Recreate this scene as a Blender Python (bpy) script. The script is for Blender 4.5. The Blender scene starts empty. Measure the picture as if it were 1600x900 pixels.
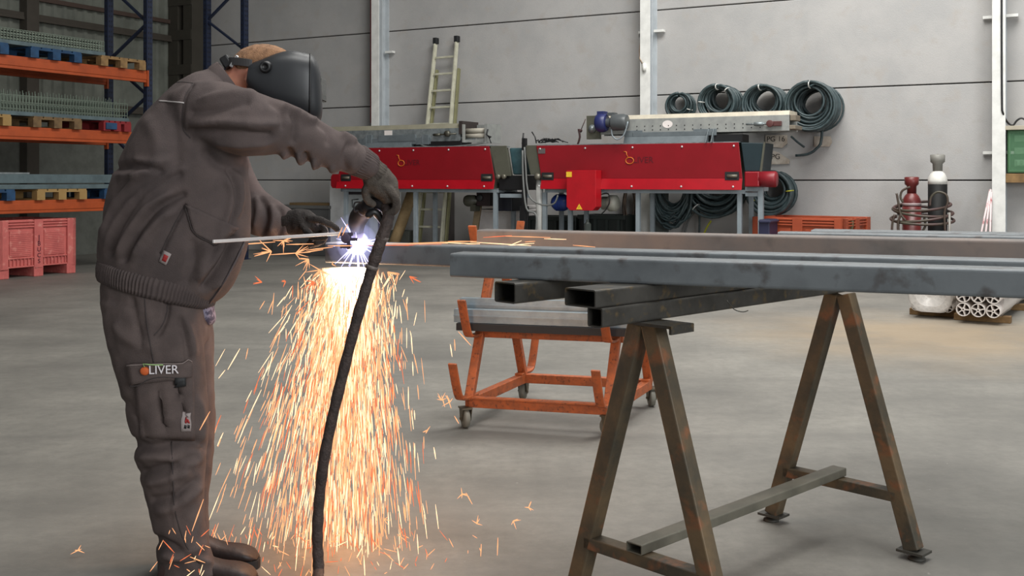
import bpy, bmesh, math, random
from mathutils import Vector, Matrix, noise
from mathutils.bvhtree import BVHTree
random.seed(7)
scene = bpy.context.scene
COL = scene.collection
F = 1650.0; EYE = 1.25
# ---------------------------------------------------------------- camera
cam = bpy.data.cameras.new('camera'); camo = bpy.data.objects.new('camera', cam); COL.objects.link(camo)
camo.location = (0, 0, EYE); camo.rotation_euler = (math.pi/2, 0, 0)
cam.sensor_width = 36; cam.lens = F/1600*36; cam.shift_y = -170/1600.0; cam.clip_end = 200
scene.camera = camo
# ---------------------------------------------------------------- colour management
vs = scene.view_settings
vs.view_transform = 'Standard'; vs.look = 'None'; vs.gamma = 1.0; vs.use_curve_mapping = False
vs.exposure = 0.12
# ---------------------------------------------------------------- world and lights
w = bpy.data.worlds.new('world'); scene.world = w; w.use_nodes = True
bg = w.node_tree.nodes['Background']; bg.inputs[0].default_value = (0.96, 0.98, 1.0, 1); bg.inputs[1].default_value = 0.36

def area(name, loc, tgt, sx, sy, power, col):
    l = bpy.data.lights.new(name, 'AREA'); l.shape = 'RECTANGLE'; l.size = sx; l.size_y = sy
    l.energy = power; l.color = col; l.spread = math.radians(155)
    o = bpy.data.objects.new(name, l); COL.objects.link(o); o.location = loc
    o.rotation_euler = (Vector(tgt)-Vector(loc)).to_track_quat('-Z', 'Y').to_euler()
    return o
area('skylight_row', (2.9, 9.5, 8.4), (2.4, 11.2, 0), 8, 3.5, 830, (1, .99, .955))
area('skylight_row', (1.6, 3.2, 8.4), (1.4, 3.6, 0), 6, 2.2, 400, (1, .99, .96))
area('front_fill', (6.5, -5.0, 3.6), (1.2, 10, 1.2), 6, 4.5, 560, (.97, .99, 1.0))  # unseen fill light added behind the camera

# ---------------------------------------------------------------- helpers
def px(x, y, Y):
    return Vector(((x-800)/F*Y, Y, EYE-(y-280)/F*Y))
def s2l(c):
    c = c/255.0
    return c/12.92 if c <= .04045 else ((c+.055)/1.055)**2.4
def rgb(r, g, b): return (s2l(r), s2l(g), s2l(b), 1)
WU = Vector((.8829, -.4695, 0)); WN = Vector((-.4695, -.8829, 0)); W0 = Vector((1.944, 15.3, 0))
def wp(t, d, z): return W0+WU*t+WN*d+Vector((0, 0, z))
def wt(x, d=0.0):
    k = (x-800)/F; o = W0+WN*d
    return (k*o.y-o.x)/(WU.x-k*WU.y)
def wz(x, y, d=0.0):
    p = wp(wt(x, d), d, 0)
    return EYE-(y-280)/F*p.y
RF = Vector((-5.24, 15.2, 0))          # front upright of the left rack
def rp(s, a, z): return RF-Vector((.4695, .8829, 0))*s+Vector((-.8829, .4695, 0))*a+Vector((0, 0, z))
def rs(x, a=0.0):
    k = (x-800)/F; o = rp(0, a, 0)
    return (o.x-k*o.y)/(.4695-.8829*k)

MATS = {}
def mat(name, c1, rough=.6, metal=0.0, c2=None, scale=6.0, lo=.4, hi=.65, bump=0.0, bscale=60.0, detail=5, stretch=(1, 1, 1), c3=None, spec=.5):
    if name in MATS: return MATS[name]
    m = bpy.data.materials.new(name); m.use_nodes = True; nt = m.node_tree; N = nt.nodes; L = nt.links
    b = N['Principled BSDF']; b.inputs['Roughness'].default_value = rough; b.inputs['Metallic'].default_value = metal
    b.inputs['Specular IOR Level'].default_value = spec
    tc = N.new('ShaderNodeTexCoord'); mp = N.new('ShaderNodeMapping'); mp.inputs['Scale'].default_value = stretch
    L.new(tc.outputs['Object'], mp.inputs[0])
    nz = N.new('ShaderNodeTexNoise'); nz.inputs['Scale'].default_value = scale; nz.inputs['Detail'].default_value = detail
    nz.inputs['Roughness'].default_value = .6
    L.new(mp.outputs[0], nz.inputs['Vector'])
    r = N.new('ShaderNodeValToRGB'); L.new(nz.outputs['Fac'], r.inputs[0])
    if c2 is None: c2 = tuple(v*.86 for v in c1[:3])+(1,)
    r.color_ramp.elements[0].position = lo; r.color_ramp.elements[1].position = hi
    r.color_ramp.elements[0].color = c1; r.color_ramp.elements[1].color = c2
    out = r.outputs[0]
    if c3 is not None:
        n2 = N.new('ShaderNodeTexNoise'); n2.inputs['Scale'].default_value = scale*3.1; n2.inputs['Detail'].default_value = 6
        L.new(tc.outputs['Object'], n2.inputs['Vector'])
        r2 = N.new('ShaderNodeValToRGB'); r2.color_ramp.elements[0].position = .56; r2.color_ramp.elements[1].position = .70
        L.new(n2.outputs['Fac'], r2.inputs[0])
        mx = N.new('ShaderNodeMixRGB'); L.new(r2.outputs[0], mx.inputs[0]); L.new(out, mx.inputs[1]); mx.inputs[2].default_value = c3
        out = mx.outputs[0]
    L.new(out, b.inputs['Base Color'])
    if bump > 0:
        bn = N.new('ShaderNodeTexNoise'); bn.inputs['Scale'].default_value = bscale; bn.inputs['Detail'].default_value = 4
        L.new(mp.outputs[0], bn.inputs['Vector'])
        bp = N.new('ShaderNodeBump'); bp.inputs['Strength'].default_value = bump; bp.inputs['Distance'].default_value = .01
        L.new(bn.outputs['Fac'], bp.inputs['Height']); L.new(bp.outputs[0], b.inputs['Normal'])
    MATS[name] = m
    return m
def emis(name, col, strength):
    if name in MATS: return MATS[name]
    m = bpy.data.materials.new(name); m.use_nodes = True; nt = m.node_tree
    nt.nodes.clear()
    e = nt.nodes.new('ShaderNodeEmission'); e.inputs[0].default_value = col; e.inputs[1].default_value = strength
    o = nt.nodes.new('ShaderNodeOutputMaterial'); nt.links.new(e.outputs[0], o.inputs[0])
    try: m.cycles.emission_sampling = 'NONE'
    except Exception: pass
    MATS[name] = m
    return m

class MB:
    """collects geometry in world coordinates"""
    def __init__(s): s.v = []; s.f = []; s.mi = []; s.cur = 0; s.sm = []; s.smooth = False
    def add(s, vs_, fs):
        o = len(s.v); s.v += [Vector(p) for p in vs_]
        for f in fs:
            s.f.append([i+o for i in f]); s.mi.append(s.cur); s.sm.append(s.smooth)
        return s
    def box(s, c, size, ax=None):
        c = Vector(c)
        if ax is None: ax = (Vector((1, 0, 0)), Vector((0, 1, 0)), Vector((0, 0, 1)))
        a, b, d = [Vector(v)*(size[i]*.5) for i, v in enumerate(ax)]
        P = [c+a*i+b*j+d*k for k in (-1, 1) for j in (-1, 1) for i in (-1, 1)]
        return s.add(P, [(0, 2, 3, 1), (4, 5, 7, 6), (0, 1, 5, 4), (2, 6, 7, 3), (0, 4, 6, 2), (1, 3, 7, 5)])
    def wbox(s, t0, t1, d0, d1, z0, z1):
        return s.box(wp((t0+t1)/2, (d0+d1)/2, (z0+z1)/2), (abs(t1-t0), abs(d1-d0), abs(z1-z0)), (WU, WN, Vector((0, 0, 1))))
    def rbox(s, s0, s1, a0, a1, z0, z1):
        return s.box(rp((s0+s1)/2, (a0+a1)/2, (z0+z1)/2), (abs(s1-s0), abs(a1-a0), abs(z1-z0)),
                     (Vector((.4695, .8829, 0)), Vector((-.8829, .4695, 0)), Vector((0, 0, 1))))
    def bar(s, p0, p1, w_, h, up=(0, 0, 1)):
        p0 = Vector(p0); p1 = Vector(p1); d = (p1-p0); L = d.length; d.normalize(); up = Vector(up)
        sd = d.cross(up)
        if sd.length < 1e-4: sd = d.cross(Vector((1, 0, 0)))
        sd.normalize(); u2 = sd.cross(d).normalized()
        return s.box((p0+p1)/2, (L, w_, h), (d, sd, u2))
    def ring_loft(s, rings, close=True, cap=True):
        n = len(rings[0]); o = []
        for r in rings: o += list(r)
        fs = []
        for i in range(len(rings)-1):
            for j in range(n if close else n-1):
                k = (j+1) % n
                fs.append((i*n+j, i*n+k, (i+1)*n+k, (i+1)*n+j))
        if cap:
            fs.append(tuple(reversed(range(n)))); fs.append(tuple(range((len(rings)-1)*n, len(rings)*n)))
        return s.add(o, fs)
    def prism(s, poly, off):
        """closed planar polygon (list of points) pushed by vector off"""
        off = Vector(off); a = [Vector(p) for p in poly]
        return s.ring_loft([a, [p+off for p in a]])
    def tube(s, pts, r, n=8, closed=False, cap=True, round_ends=False):
        pts = [Vector(p) for p in pts]; m = len(pts)
        rs_ = r if isinstance(r, (list, tuple)) else [r]*m
        rings = []; prev = None
        for i, p in enumerate(pts):
            if closed: t = pts[(i+1) % m]-pts[i-1]
            elif i == 0: t = pts[1]-pts[0]
            elif i == m-1: t = pts[-1]-pts[-2]
            else: t = pts[i+1]-pts[i-1]
            if t.length < 1e-9: t = Vector((0, 0, 1))
            t.normalize()
            if prev is None:
                a = t.orthogonal().normalized()
            else:
                a = prev-t*prev.dot(t)
                a = a.normalized() if a.length > 1e-6 else t.orthogonal().normalized()
            prev = a; b = t.cross(a)
            rr = rs_[i]
            ra = rr if not isinstance(rr, tuple) else rr[0]
            rings.append((p, a, b, t, ra))
        out = []
        if round_ends and not closed:
            p, a, b, t, ra = rings[0]
            for q in (.15, .6, .9):
                k = math.sqrt(max(0, 1-(1-q)**2)) if q < 1 else 1
                out.append([p-t*ra*(1-q)+(a*math.cos(2*math.pi*j/n)+b*math.sin(2*math.pi*j/n))*ra*k for j in range(n)])
        for p, a, b, t, ra in rings:
            out.append([p+(a*math.cos(2*math.pi*j/n)+b*math.sin(2*math.pi*j/n))*ra for j in range(n)])
        if round_ends and not closed:
            p, a, b, t, ra = rings[-1]
            for q in (.9, .6, .15):
                k = math.sqrt(max(0, 1-(1-q)**2))
                out.append([p+t*ra*(1-q)+(a*math.cos(2*math.pi*j/n)+b*math.sin(2*math.pi*j/n))*ra*k for j in range(n)])
        if closed: out.append(out[0])
        old = s.smooth; s.smooth = True
        s.ring_loft(out, cap=(cap and not closed)); s.smooth = old
        return s
    def lathe(s, base, prof, n=24, axis=(0, 0, 1)):
        """prof: list of (r, h) along axis"""
        ax = Vector(axis).normalized(); a = ax.orthogonal().normalized(); b = ax.cross(a); base = Vector(base)
        old = s.smooth; s.smooth = True
        s.ring_loft([[base+ax*h+(a*math.cos(2*math.pi*j/n)+b*math.sin(2*math.pi*j/n))*max(r, 1e-4) for j in range(n)] for r, h in prof])
        s.smooth = old
        return s
    def hollow(s, p0, p1, w_, h, th, up=(0, 0, 1)):
        """rectangular hollow section open at both ends, small rounded corners"""
        p0 = Vector(p0); p1 = Vector(p1); d = (p1-p0).normalized(); sd = d.cross(Vector(up)).normalized(); u2 = sd.cross(d)
        def rr(w2, h2, r):
            o = []
            for cx, cy, a0 in ((w2-r, h2-r, 0), (-w2+r, h2-r, 90), (-w2+r, -h2+r, 180), (w2-r, -h2+r, 270)):
                for q in range(4):
                    a = math.radians(a0+q*30); o.append((cx+r*math.cos(a), cy+r*math.sin(a)))
            return o
        oo = rr(w_/2, h/2, min(w_, h)*.12); ii = rr(w_/2-th, h/2-th, min(w_, h)*.08)
        R = lambda P, q: [P+sd*x+u2*y for x, y in q]
        return s.ring_loft([R(p0, ii), R(p0, oo), R(p1, oo), R(p1, ii), R(p0, ii)], cap=False)
    def text3(s): pass

def finish(ob, label=None, cat=None, group=None, kind=None):
    if label: ob['label'] = label
    if cat: ob['category'] = cat
    if group: ob['group'] = group
    if kind: ob['kind'] = kind
    return ob
ORI = {}
def obj(name, mb, mats, parent=None, bevel=0.0, label=None, cat=None, group=None, kind=None, bseg=2, recalc=True):
    me = bpy.data.meshes.new(name)
    vs_ = mb.v
    xs = [v.x for v in vs_]; ys = [v.y for v in vs_]; zs = [v.z for v in vs_]
    o = Vector(((min(xs)+max(xs))/2, (min(ys)+max(ys))/2, min(zs)))
    me.from_pydata([v-o for v in vs_], [], mb.f)
    if not isinstance(mats, (list, tuple)): mats = [mats]
    for m in mats: me.materials.append(m)
    me.polygons.foreach_set('material_index', mb.mi); me.polygons.foreach_set('use_smooth', mb.sm)
    if recalc:
        bm = bmesh.new(); bm.from_mesh(me); bmesh.ops.recalc_face_normals(bm, faces=bm.faces); bm.to_mesh(me); bm.free()
    me.update()
    ob = bpy.data.objects.new(name, me); COL.objects.link(ob)
    ORI[ob.name] = o
    if parent is not None:
        ob.parent = parent; ob.location = o-ORI[parent.name]
    else: ob.location = o
    if bevel > 0:
        b = ob.modifiers.new('bevel', 'BEVEL'); b.width = bevel; b.segments = bseg; b.limit_method = 'ANGLE'; b.angle_limit = math.radians(40)
    return finish(ob, label, cat, group, kind)
def empty(name, loc, label, cat, group=None):
    o = bpy.data.objects.new(name, None); COL.objects.link(o); o.location = loc; o.empty_display_size = .1
    ORI[o.name] = Vector(loc)
    return finish(o, label, cat, group)
def text(name, body, loc, size, xax, zax, m, parent, extrude=.001, align='CENTER', label=None):
    c = bpy.data.curves.new(name, 'FONT'); c.body = body; c.size = size; c.extrude = extrude; c.align_x = align; c.align_y = 'CENTER'
    c.materials.append(m)
    tmp = bpy.data.objects.new('tmp', c); COL.objects.link(tmp)
    dg = bpy.context.evaluated_depsgraph_get(); dg.update()
    me = bpy.data.meshes.new_from_object(tmp.evaluated_get(dg)); me.name = name
    bpy.data.objects.remove(tmp); me.materials.clear(); me.materials.append(m)
    o = bpy.data.objects.new(name, me); COL.objects.link(o)
    x = Vector(xax).normalized(); y = Vector(zax); y = (y-x*y.dot(x)).normalized(); z = x.cross(y)
    o.rotation_euler = Matrix((x, y, z)).transposed().to_euler()
    o.parent = parent; o.location = Vector(loc)-ORI[parent.name]; ORI[o.name] = Vector(loc)
    if label: o['label'] = label
    return o
def catmull(P, sub=4):
    """P: list of tuples/Vectors of equal length; returns interpolated list"""
    P = [tuple(p) for p in P]; out = []
    for i in range(len(P)-1):
        a = P[max(i-1, 0)]; b = P[i]; c = P[i+1]; d = P[min(i+2, len(P)-1)]
        for q in range(sub):
            t = q/sub
            out.append(tuple(.5*((2*b[k])+(-a[k]+c[k])*t+(2*a[k]-5*b[k]+4*c[k]-d[k])*t*t+(-a[k]+3*b[k]-3*c[k]+d[k])*t**3) for k in range(len(b))))
    out.append(P[-1]); return out
Z3 = Vector((0, 0, 1))

# ---------------------------------------------------------------- materials
M_wall = mat('concrete_panel', rgb(172, 170, 168), .9, c2=rgb(162, 161, 160), scale=1.6, bump=.25, bscale=90, c3=rgb(166, 162, 158))
M_joint = mat('joint_sealant', rgb(70, 62, 62), .9)
M_floor = None
M_white = mat('white_paint', rgb(226, 226, 222), .5, c2=rgb(210, 210, 206))
M_galv = mat('galvanised_steel', rgb(150, 158, 160), .45, .55, c2=rgb(120, 128, 130), scale=14)
M_bluegrey = mat('blue_grey_paint', rgb(142, 152, 158), .5, .1, c2=rgb(128, 138, 144))
M_trough = mat('trough_paint', rgb(104, 112, 116), .5, .1, c2=rgb(92, 100, 104))
M_red = mat('red_gloss_paint', rgb(134, 10, 24), .35, .0, c2=rgb(126, 8, 20), scale=2)
M_dark = mat('dark_rubber', rgb(28, 30, 32), .6)
M_black = mat('black_plastic', rgb(20, 20, 22), .45)
M_orange = mat('orange_paint', rgb(178, 90, 44), .55, c2=rgb(146, 78, 44), scale=20, c3=rgb(110, 60, 38))
M_orange_rack = mat('shaded_orange_beam', rgb(168, 74, 32), .5, c2=rgb(148, 64, 28), scale=4)  # orange kept dark: the rack's shade is put into the colour
M_blue_rack = mat('blue_upright_paint', rgb(28, 38, 62), .5, c2=rgb(22, 30, 50))
M_steel = mat('mill_scale_steel', rgb(102, 107, 110), .5, .2, c2=rgb(82, 86, 89), scale=5, lo=.45, hi=.72, c3=rgb(74, 72, 72), bump=.08, bscale=25)
M_steelrust = mat('rusting_steel', rgb(116, 104, 97), .6, .15, c2=rgb(94, 92, 91), scale=3, c3=rgb(92, 86, 82))
M_tubedark = mat('dark_oily_steel', rgb(70, 68, 64), .45, .4, c2=rgb(52, 50, 46), scale=9, c3=rgb(94, 80, 56))
M_rustleg = mat('rusty_trestle_steel', rgb(104, 86, 62), .6, .2, c2=rgb(64, 60, 50), scale=5, lo=.36, hi=.62, c3=rgb(124, 82, 54), bump=.15)
M_wood = mat('pallet_wood', rgb(142, 112, 72), .8, c2=rgb(112, 86, 54), scale=8, stretch=(1, 1, 1))
M_hose = mat('green_grey_hose', rgb(62, 77, 80), .45, c2=rgb(44, 56, 58), scale=12)
M_clad = mat('corrugated_cladding', rgb(122, 125, 116), .6, .1, c2=rgb(102, 105, 97), scale=2)
M_girt = mat('brown_steel_paint', rgb(70, 64, 56), .7)
# ---------------------------------------------------------------- the shell
def floor_mat():
    m = bpy.data.materials.new('concrete_floor'); m.use_nodes = True; N = m.node_tree.nodes; L = m.node_tree.links
    b = N['Principled BSDF']; b.inputs['Roughness'].default_value = .62; b.inputs['Specular IOR Level'].default_value = .35
    tc = N.new('ShaderNodeTexCoord')
    def nz(sc, det, rough=.6, vec=None):
        n = N.new('ShaderNodeTexNoise'); n.inputs['Scale'].default_value = sc; n.inputs['Detail'].default_value = det; n.inputs['Roughness'].default_value = rough
        L.new(vec or tc.outputs['Object'], n.inputs['Vector']); return n.outputs['Fac']
    def ramp(f, p0, c0, p1, c1):
        r = N.new('ShaderNodeValToRGB'); r.color_ramp.elements[0].position = p0; r.color_ramp.elements[1].position = p1
        r.color_ramp.elements[0].color = c0; r.color_ramp.elements[1].color = c1; L.new(f, r.inputs[0]); return r.outputs[0]
    def mix(f, a, c):
        x = N.new('ShaderNodeMixRGB'); L.new(f, x.inputs[0])
        L.new(a, x.inputs[1])
        if isinstance(c, tuple): x.inputs[2].default_value = c
        else: L.new(c, x.inputs[2])
        return x.outputs[0]
    base = ramp(nz(.9, 6), .35, rgb(133, 130, 123), .66, rgb(106, 104, 99))
    fine = ramp(nz(14, 8, .75), .40, (0, 0, 0, 1), .80, (.65, .65, .65, 1))
    c = mix(fine, base, rgb(94, 92, 88))
    # long trowel and tyre streaks
    mp = N.new('ShaderNodeMapping'); mp.inputs['Scale'].default_value = (.25, 2.2, 1); mp.inputs['Rotation'].default_value = (0, 0, .25); L.new(tc.outputs['Object'], mp.inputs[0])
    st = ramp(nz(1.6, 5, .6, mp.outputs[0]), .52, (0, 0, 0, 1), .74, (.55, .55, .55, 1))
    c = mix(st, c, rgb(98, 96, 92))
    # pale spots
    sp = ramp(nz(30, 4, .6), .70, (0, 0, 0, 1), .76, (.8, .8, .8, 1))
    c = mix(sp, c, rgb(156, 154, 148))
    # sandy dust patch on the right
    m2 = N.new('ShaderNodeMapping'); m2.inputs['Location'].default_value = (-3.3*.42, -8.4*.42, 0); m2.inputs['Scale'].default_value = (.42, .42, .42); L.new(tc.outputs['Object'], m2.inputs[0])
    g = N.new('ShaderNodeTexGradient'); g.gradient_type = 'SPHERICAL'; L.new(m2.outputs[0], g.inputs[0])
    mul = N.new('ShaderNodeMath'); mul.operation = 'MULTIPLY'; L.new(g.outputs['Fac'], mul.inputs[0]); L.new(nz(1.2, 5), mul.inputs[1])
    sd = ramp(mul.outputs[0], .10, (0, 0, 0, 1), .45, (.55, .55, .55, 1))
    c = mix(sd, c, rgb(158, 136, 106))
    L.new(c, b.inputs['Base Color'])
    bp = N.new('ShaderNodeBump'); bp.inputs['Strength'].default_value = .12; bp.inputs['Distance'].default_value = .01
    L.new(nz(35, 6), bp.inputs['Height']); L.new(bp.outputs[0], b.inputs['Normal'])
    return m
fl = MB(); fl.add([(-14, -6, 0), (14, -6, 0), (14, 24, 0), (-14, 24, 0)], [(0, 1, 2, 3)])
fo = obj('floor', fl, floor_mat(), kind='structure', recalc=False)
fo.data.transform(Matrix.Translation(fo.location)); fo.location = (0, 0, 0)
cl = MB(); cl.add([(-14, -3, 8.9), (14, -3, 8.9), (14, 24, 8.9), (-14, 24, 8.9)], [(3, 2, 1, 0)]); obj('ceiling', cl, mat('roof_sheet', rgb(120, 122, 120), .8), kind='structure', recalc=False)
# back wall: precast panels between the columns, dark sealed joints
T_COR = -9.04; T_END = 11.0
bw = MB(); bw.wbox(T_COR-.3, T_END, -.30, -.12, -.1, 9.0); bw.cur = 1
cols = [wt(593), wt(1013), wt(1562)]
edges = [T_COR]+cols+[T_END]
zj = [-.1, 1.235, 2.46, 3.685, 4.91, 6.135, 7.36, 9]
for i in range(len(edges)-1):
    for j in range(len(zj)-1):
        bw.wbox(edges[i]+.004, edges[i+1]-.004, -.12, 0, zj[j]+.008, zj[j+1]-.008)
obj('wall_back', bw, [M_joint, M_wall], bevel=.006, kind='structure', bseg=1)
# left wall: concrete panels below, corrugated cladding above
C0 = wp(T_COR, 0, 0); LV = Vector((-.4695, -.8829, 0))
def lp(s, d, z): return C0+LV*s+WU*d+Vector((0, 0, z))
lw = MB(); lw.cur = 0
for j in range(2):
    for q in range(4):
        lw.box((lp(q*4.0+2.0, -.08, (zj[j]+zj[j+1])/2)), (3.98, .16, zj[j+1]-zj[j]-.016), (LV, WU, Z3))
lw.cur = 1
pr = []
k = 0; s0 = -.1
while s0 < 14:
    pr += [(s0, 0), (s0+.10, 0), (s0+.125, .035), (s0+.175, .035), (s0+.20, 0)]; s0 += .20
lw.add([lp(a, b-.02, 2.46) for a, b in pr]+[lp(a, b-.02, 8.5) for a, b in pr],
       [(i, i+1, i+1+len(pr), i+len(pr)) for i in range(len(pr)-1)])
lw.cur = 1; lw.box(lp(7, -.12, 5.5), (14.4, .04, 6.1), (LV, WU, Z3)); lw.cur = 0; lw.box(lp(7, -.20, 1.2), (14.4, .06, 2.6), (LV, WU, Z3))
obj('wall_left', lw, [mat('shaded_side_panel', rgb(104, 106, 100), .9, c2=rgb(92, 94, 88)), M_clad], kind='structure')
# girts and posts of the left wall
for n_, (z_, h_) in enumerate(((3.80, .09), (2.46, .10))):
    g = MB(); g.box(lp(7, .06, z_), (14, .10, h_), (LV, WU, Z3)); g.box(lp(7, .11, z_-h_/2), (14, .02, .05), (LV, WU, Z3))
    obj('trim_%d' % (n_+1), g, M_girt, kind='structure', bevel=.004)
g = MB(); g.box(lp(7, .05, 4.10), (14, .05, .07), (LV, WU, Z3)); obj('trim_3', g, mat('dark_red_brown_rail', rgb(78, 62, 54), .7), kind='structure')
def ls(x):
    kx = (x-800)/F; return (C0.x-kx*C0.y)/(.4695-.8829*kx)
g = MB(); sc_ = ls(40); g.box(lp(sc_, .09, 4.2), (.22, .18, 8.6), (LV, WU, Z3)); obj('wall_post', g, M_girt, bevel=.005, kind='structure')
# battened column in the corner
cc = MB(); dcc = .45
for xa, xb in ((263, 278), (286, 300)):
    cc.wbox(wt(xa, dcc), wt(xb, dcc), dcc-.3, dcc, 0, 8.6)
zb = wz(280, 55, dcc)
for kk in range(-3, 6):
    cc.wbox(wt(263, dcc)+.01, wt(300, dcc)-.01, dcc-.02, dcc+.012, zb+kk*.62-.09, zb+kk*.62+.09)
obj('corner_column', cc, mat('dark_brown_column', rgb(66, 62, 54), .7), bevel=.005, kind='structure')
# steel columns, white front flange
M_colside = mat('column_side_paint', rgb(176, 182, 186), .5)
M_darkred = mat('dark_red_edge', rgb(92, 30, 34), .6)
for i, t in enumerate(cols):
    c = MB(); dep = .30
    xa = (580, 1000, 1550)[i]; ta = wt(xa, dep); tb = ta+(.150 if i < 2 else .150)
    c.wbox(ta, tb, dep-.014, dep, 0, 8.6); tm = (ta+tb)/2
    c.cur = 1; c.wbox(tm-.004, tm+.004, .014, dep-.014, 0, 8.6); c.wbox(ta, tb, 0, .014, 0, 8.6)
    c.wbox(tb-.012, tb, .19, .205, 0, 8.6)
    # cleats gripping the panels
    for zc in (wz(xa, (83, 50, 26)[i], .1), wz(xa, (83, 50, 26)[i], .1)-1.22*(1.38 if i == 2 else 1)):
        c.cur = 0; c.wbox(tb-.02, tb+.13, .02, .10, zc-.018, zc+.018)
        c.wbox(ta-.12, ta+.02, .02, .06, zc-.018, zc+.018)
    if i == 0:
        c.cur = 2; c.wbox(ta-.028, ta-.006, dep-.03, dep-.01, wz(580, 192, dep), 8.6)
    obj('wall_column', c, [M_white, M_colside, M_darkred], kind='structure', bevel=.003)

# ---------------------------------------------------------------- fittings on the back wall
b = MB(); d_ = .32
b.lathe(px(1006.5, 106, wp(wt(1006, d_), d_, 0).y)+Vector((0, -.005, -.05)), [(.0, 0), (.028, .01), (.03, .05), (.028, .11), (.0, .125)], 12)
t0 = MB()
t0.tube([wp(wt(1006.5, .3), .315, wz(1006, 103, .3)), wp(wt(1000, .3), .31, wz(1000, 92, .3)), wp(wt(996, .3)-.01, .2, wz(996, 78, .3)), wp(wt(997, .3), .16, wz(997, 50, .3))], .008, 6)
e = empty('alarm_sounder', wp(wt(1006, .3), .32, wz(1006, 116, .3)), 'small white cable fitting on the front of the middle white column', 'fitting')
obj('housing', b, M_white, e); obj('cable', t0, mat('tan_cable', rgb(150, 130, 110)), e)
# black cable down the right column
Yc = .31
cp = [(1565, -10), (1565, 60), (1565.5, 160), (1567, 176), (1573, 190), (1582, 195), (1588, 188), (1596, 184), (1606, 190)]
t0 = MB(); t0.tube(catmull([tuple(wp(wt(x, Yc), Yc if x < 1572 else .2, wz(x, y, Yc))) for x, y in cp], 4), .012, 7)
obj('wall_cable', t0, M_black, label='black cable running down the right white column to the green box', cat='cable')
# green electrical box
eb = empty('electrical_box', wp(wt(1600, .0), .15, wz(1600, 268, .2)), 'green glazed electrical box on the wall beside the right column', 'electrical box')
ta, tb = wt(1574, .25), wt(1574, .25)+.62; z0, z1 = wz(1590, 270, .25), wz(1590, 203, .25)
b = MB(); b.wbox(ta, tb, .0, .25, z0, z0+.03).wbox(ta, tb, .0, .25, z1-.03, z1).wbox(ta, ta+.03, 0, .25, z0, z1).wbox(tb-.03, tb, 0, .25, z0, z1).wbox(ta, tb, 0, .03, z0, z1)
obj('housing', b, mat('green_enamel', rgb(58, 98, 62), .5), eb, bevel=.004)
b = MB()
for kz in range(3): b.wbox(ta+.07, tb-.07, .04, .12, z0+.08+kz*.15, z0+.16+kz*.15)
for kz in range(7): b.wbox(ta+.10+kz*.06, ta+.135+kz*.06, .12, .15, z0+.09, z0+.15)
obj('switchgear', b, mat('pale_green_gear', rgb(110, 140, 112), .5), eb, bevel=.004)
gm = bpy.data.materials.new('green_glass'); gm.use_nodes = True
gb = gm.node_tree.nodes['Principled BSDF']; gb.inputs['Base Color'].default_value = rgb(120, 170, 130); gb.inputs['Roughness'].default_value = .15
gb.inputs['Alpha'].default_value = .22
b = MB(); b.wbox(ta+.02, tb-.02, .252, .258, z0+.02, z1-.02); obj('glass_door', b, gm, eb)
b = MB(); b.wbox(ta-.02, tb+.3, 0, .28, z0-.12, z0-.01); obj('timber_ledge', b, M_wood, eb, bevel=.004)
b = MB(); b.wbox(ta-.03, tb+.3, 0, .30, z1, z1+.05); obj('top_ledge', b, mat('pale_timber', rgb(176, 168, 150), .7), eb, bevel=.004)
# red and white sticks leaning by the column
M_stick = mat('white_red_stick', rgb(214, 196, 196), .5, c2=rgb(150, 60, 66), scale=3, lo=.5, hi=.56)
for i, (xt, yt, xb, yb, lab) in enumerate(((1547, 297, 1533, 366, 'white and red rod leaning furthest out from the right column'),
                                      (1548, 296, 1540, 366, 'white and red rod, middle of three leaning by the right column'),
                                      (1549, 300, 1547, 366, 'white and red rod leaning closest to the right column'))):
    ta = wt(xt, .30); za = wz(xt, yt, .30); tb = wt(xb, .45); zb_ = wz(xb, yb, .45)
    A = wp(ta, .30, za); B = wp(tb, .45, zb_); Bf = B+(B-A)*((B.z)/(A.z-B.z))
    b = MB(); b.tube([A, Bf+Vector((0, 0, .012))], .012, 7); obj('marker_rod', b, M_stick, label=lab, cat='rod', group='rods leaning at the right column')

# ---------------------------------------------------------------- ladder leaning on the wall
ld = empty('extension_ladder', wp(wt(680, .9), .75, 0), 'aluminium extension ladder leaning on the wall behind the left red machine', 'ladder')
M_alu = mat('aluminium', rgb(204, 202, 182), .45, .1, c2=rgb(180, 178, 158))
dl, dr = .72, .12
def lad(x, y, x2, y2):  # line from top pixel to floor
    A = wp(wt(x, dr), dr, wz(x, y, dr)); Bq = wp(wt(x2, dl), dl, 0); return A, Bq
La, Lb = lad(681, 66, 646, 400); Ra, Rb = lad(714, 63, 688, 400)
for nm, (A, B) in (('rail', (La, Lb)), ('rail', (Ra, Rb))):
    b = MB(); b.bar(A, B, .03, .075, WN); obj(nm, b, M_alu, ld, bevel=.004)
for sgn, (A, B) in ((0, (La, Lb)), (1, (Ra, Rb))):
    off = WN*-.07+WU*(.035); b = MB(); b.bar(A+(B-A)*.13+off, B+off, .03, .06, WN); obj('rear_rail', b, mat('yellowed_aluminium', rgb(140, 138, 104), .5, .3), ld, bevel=.003)
    b = MB(); b.box(A+Vector((0, 0, .02)), (.07, .09, .10), (WU, WN, Z3)); obj('end_cap', b, M_dark, ld, bevel=.01)
nr = 12
for q in range(nr):
    f_ = .075+q*.0775
    b = MB(); b.bar(La.lerp(Lb, f_), Ra.lerp(Rb, f_), .032, .032, WN); obj('rung', b, M_alu, ld, bevel=.004)

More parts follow.
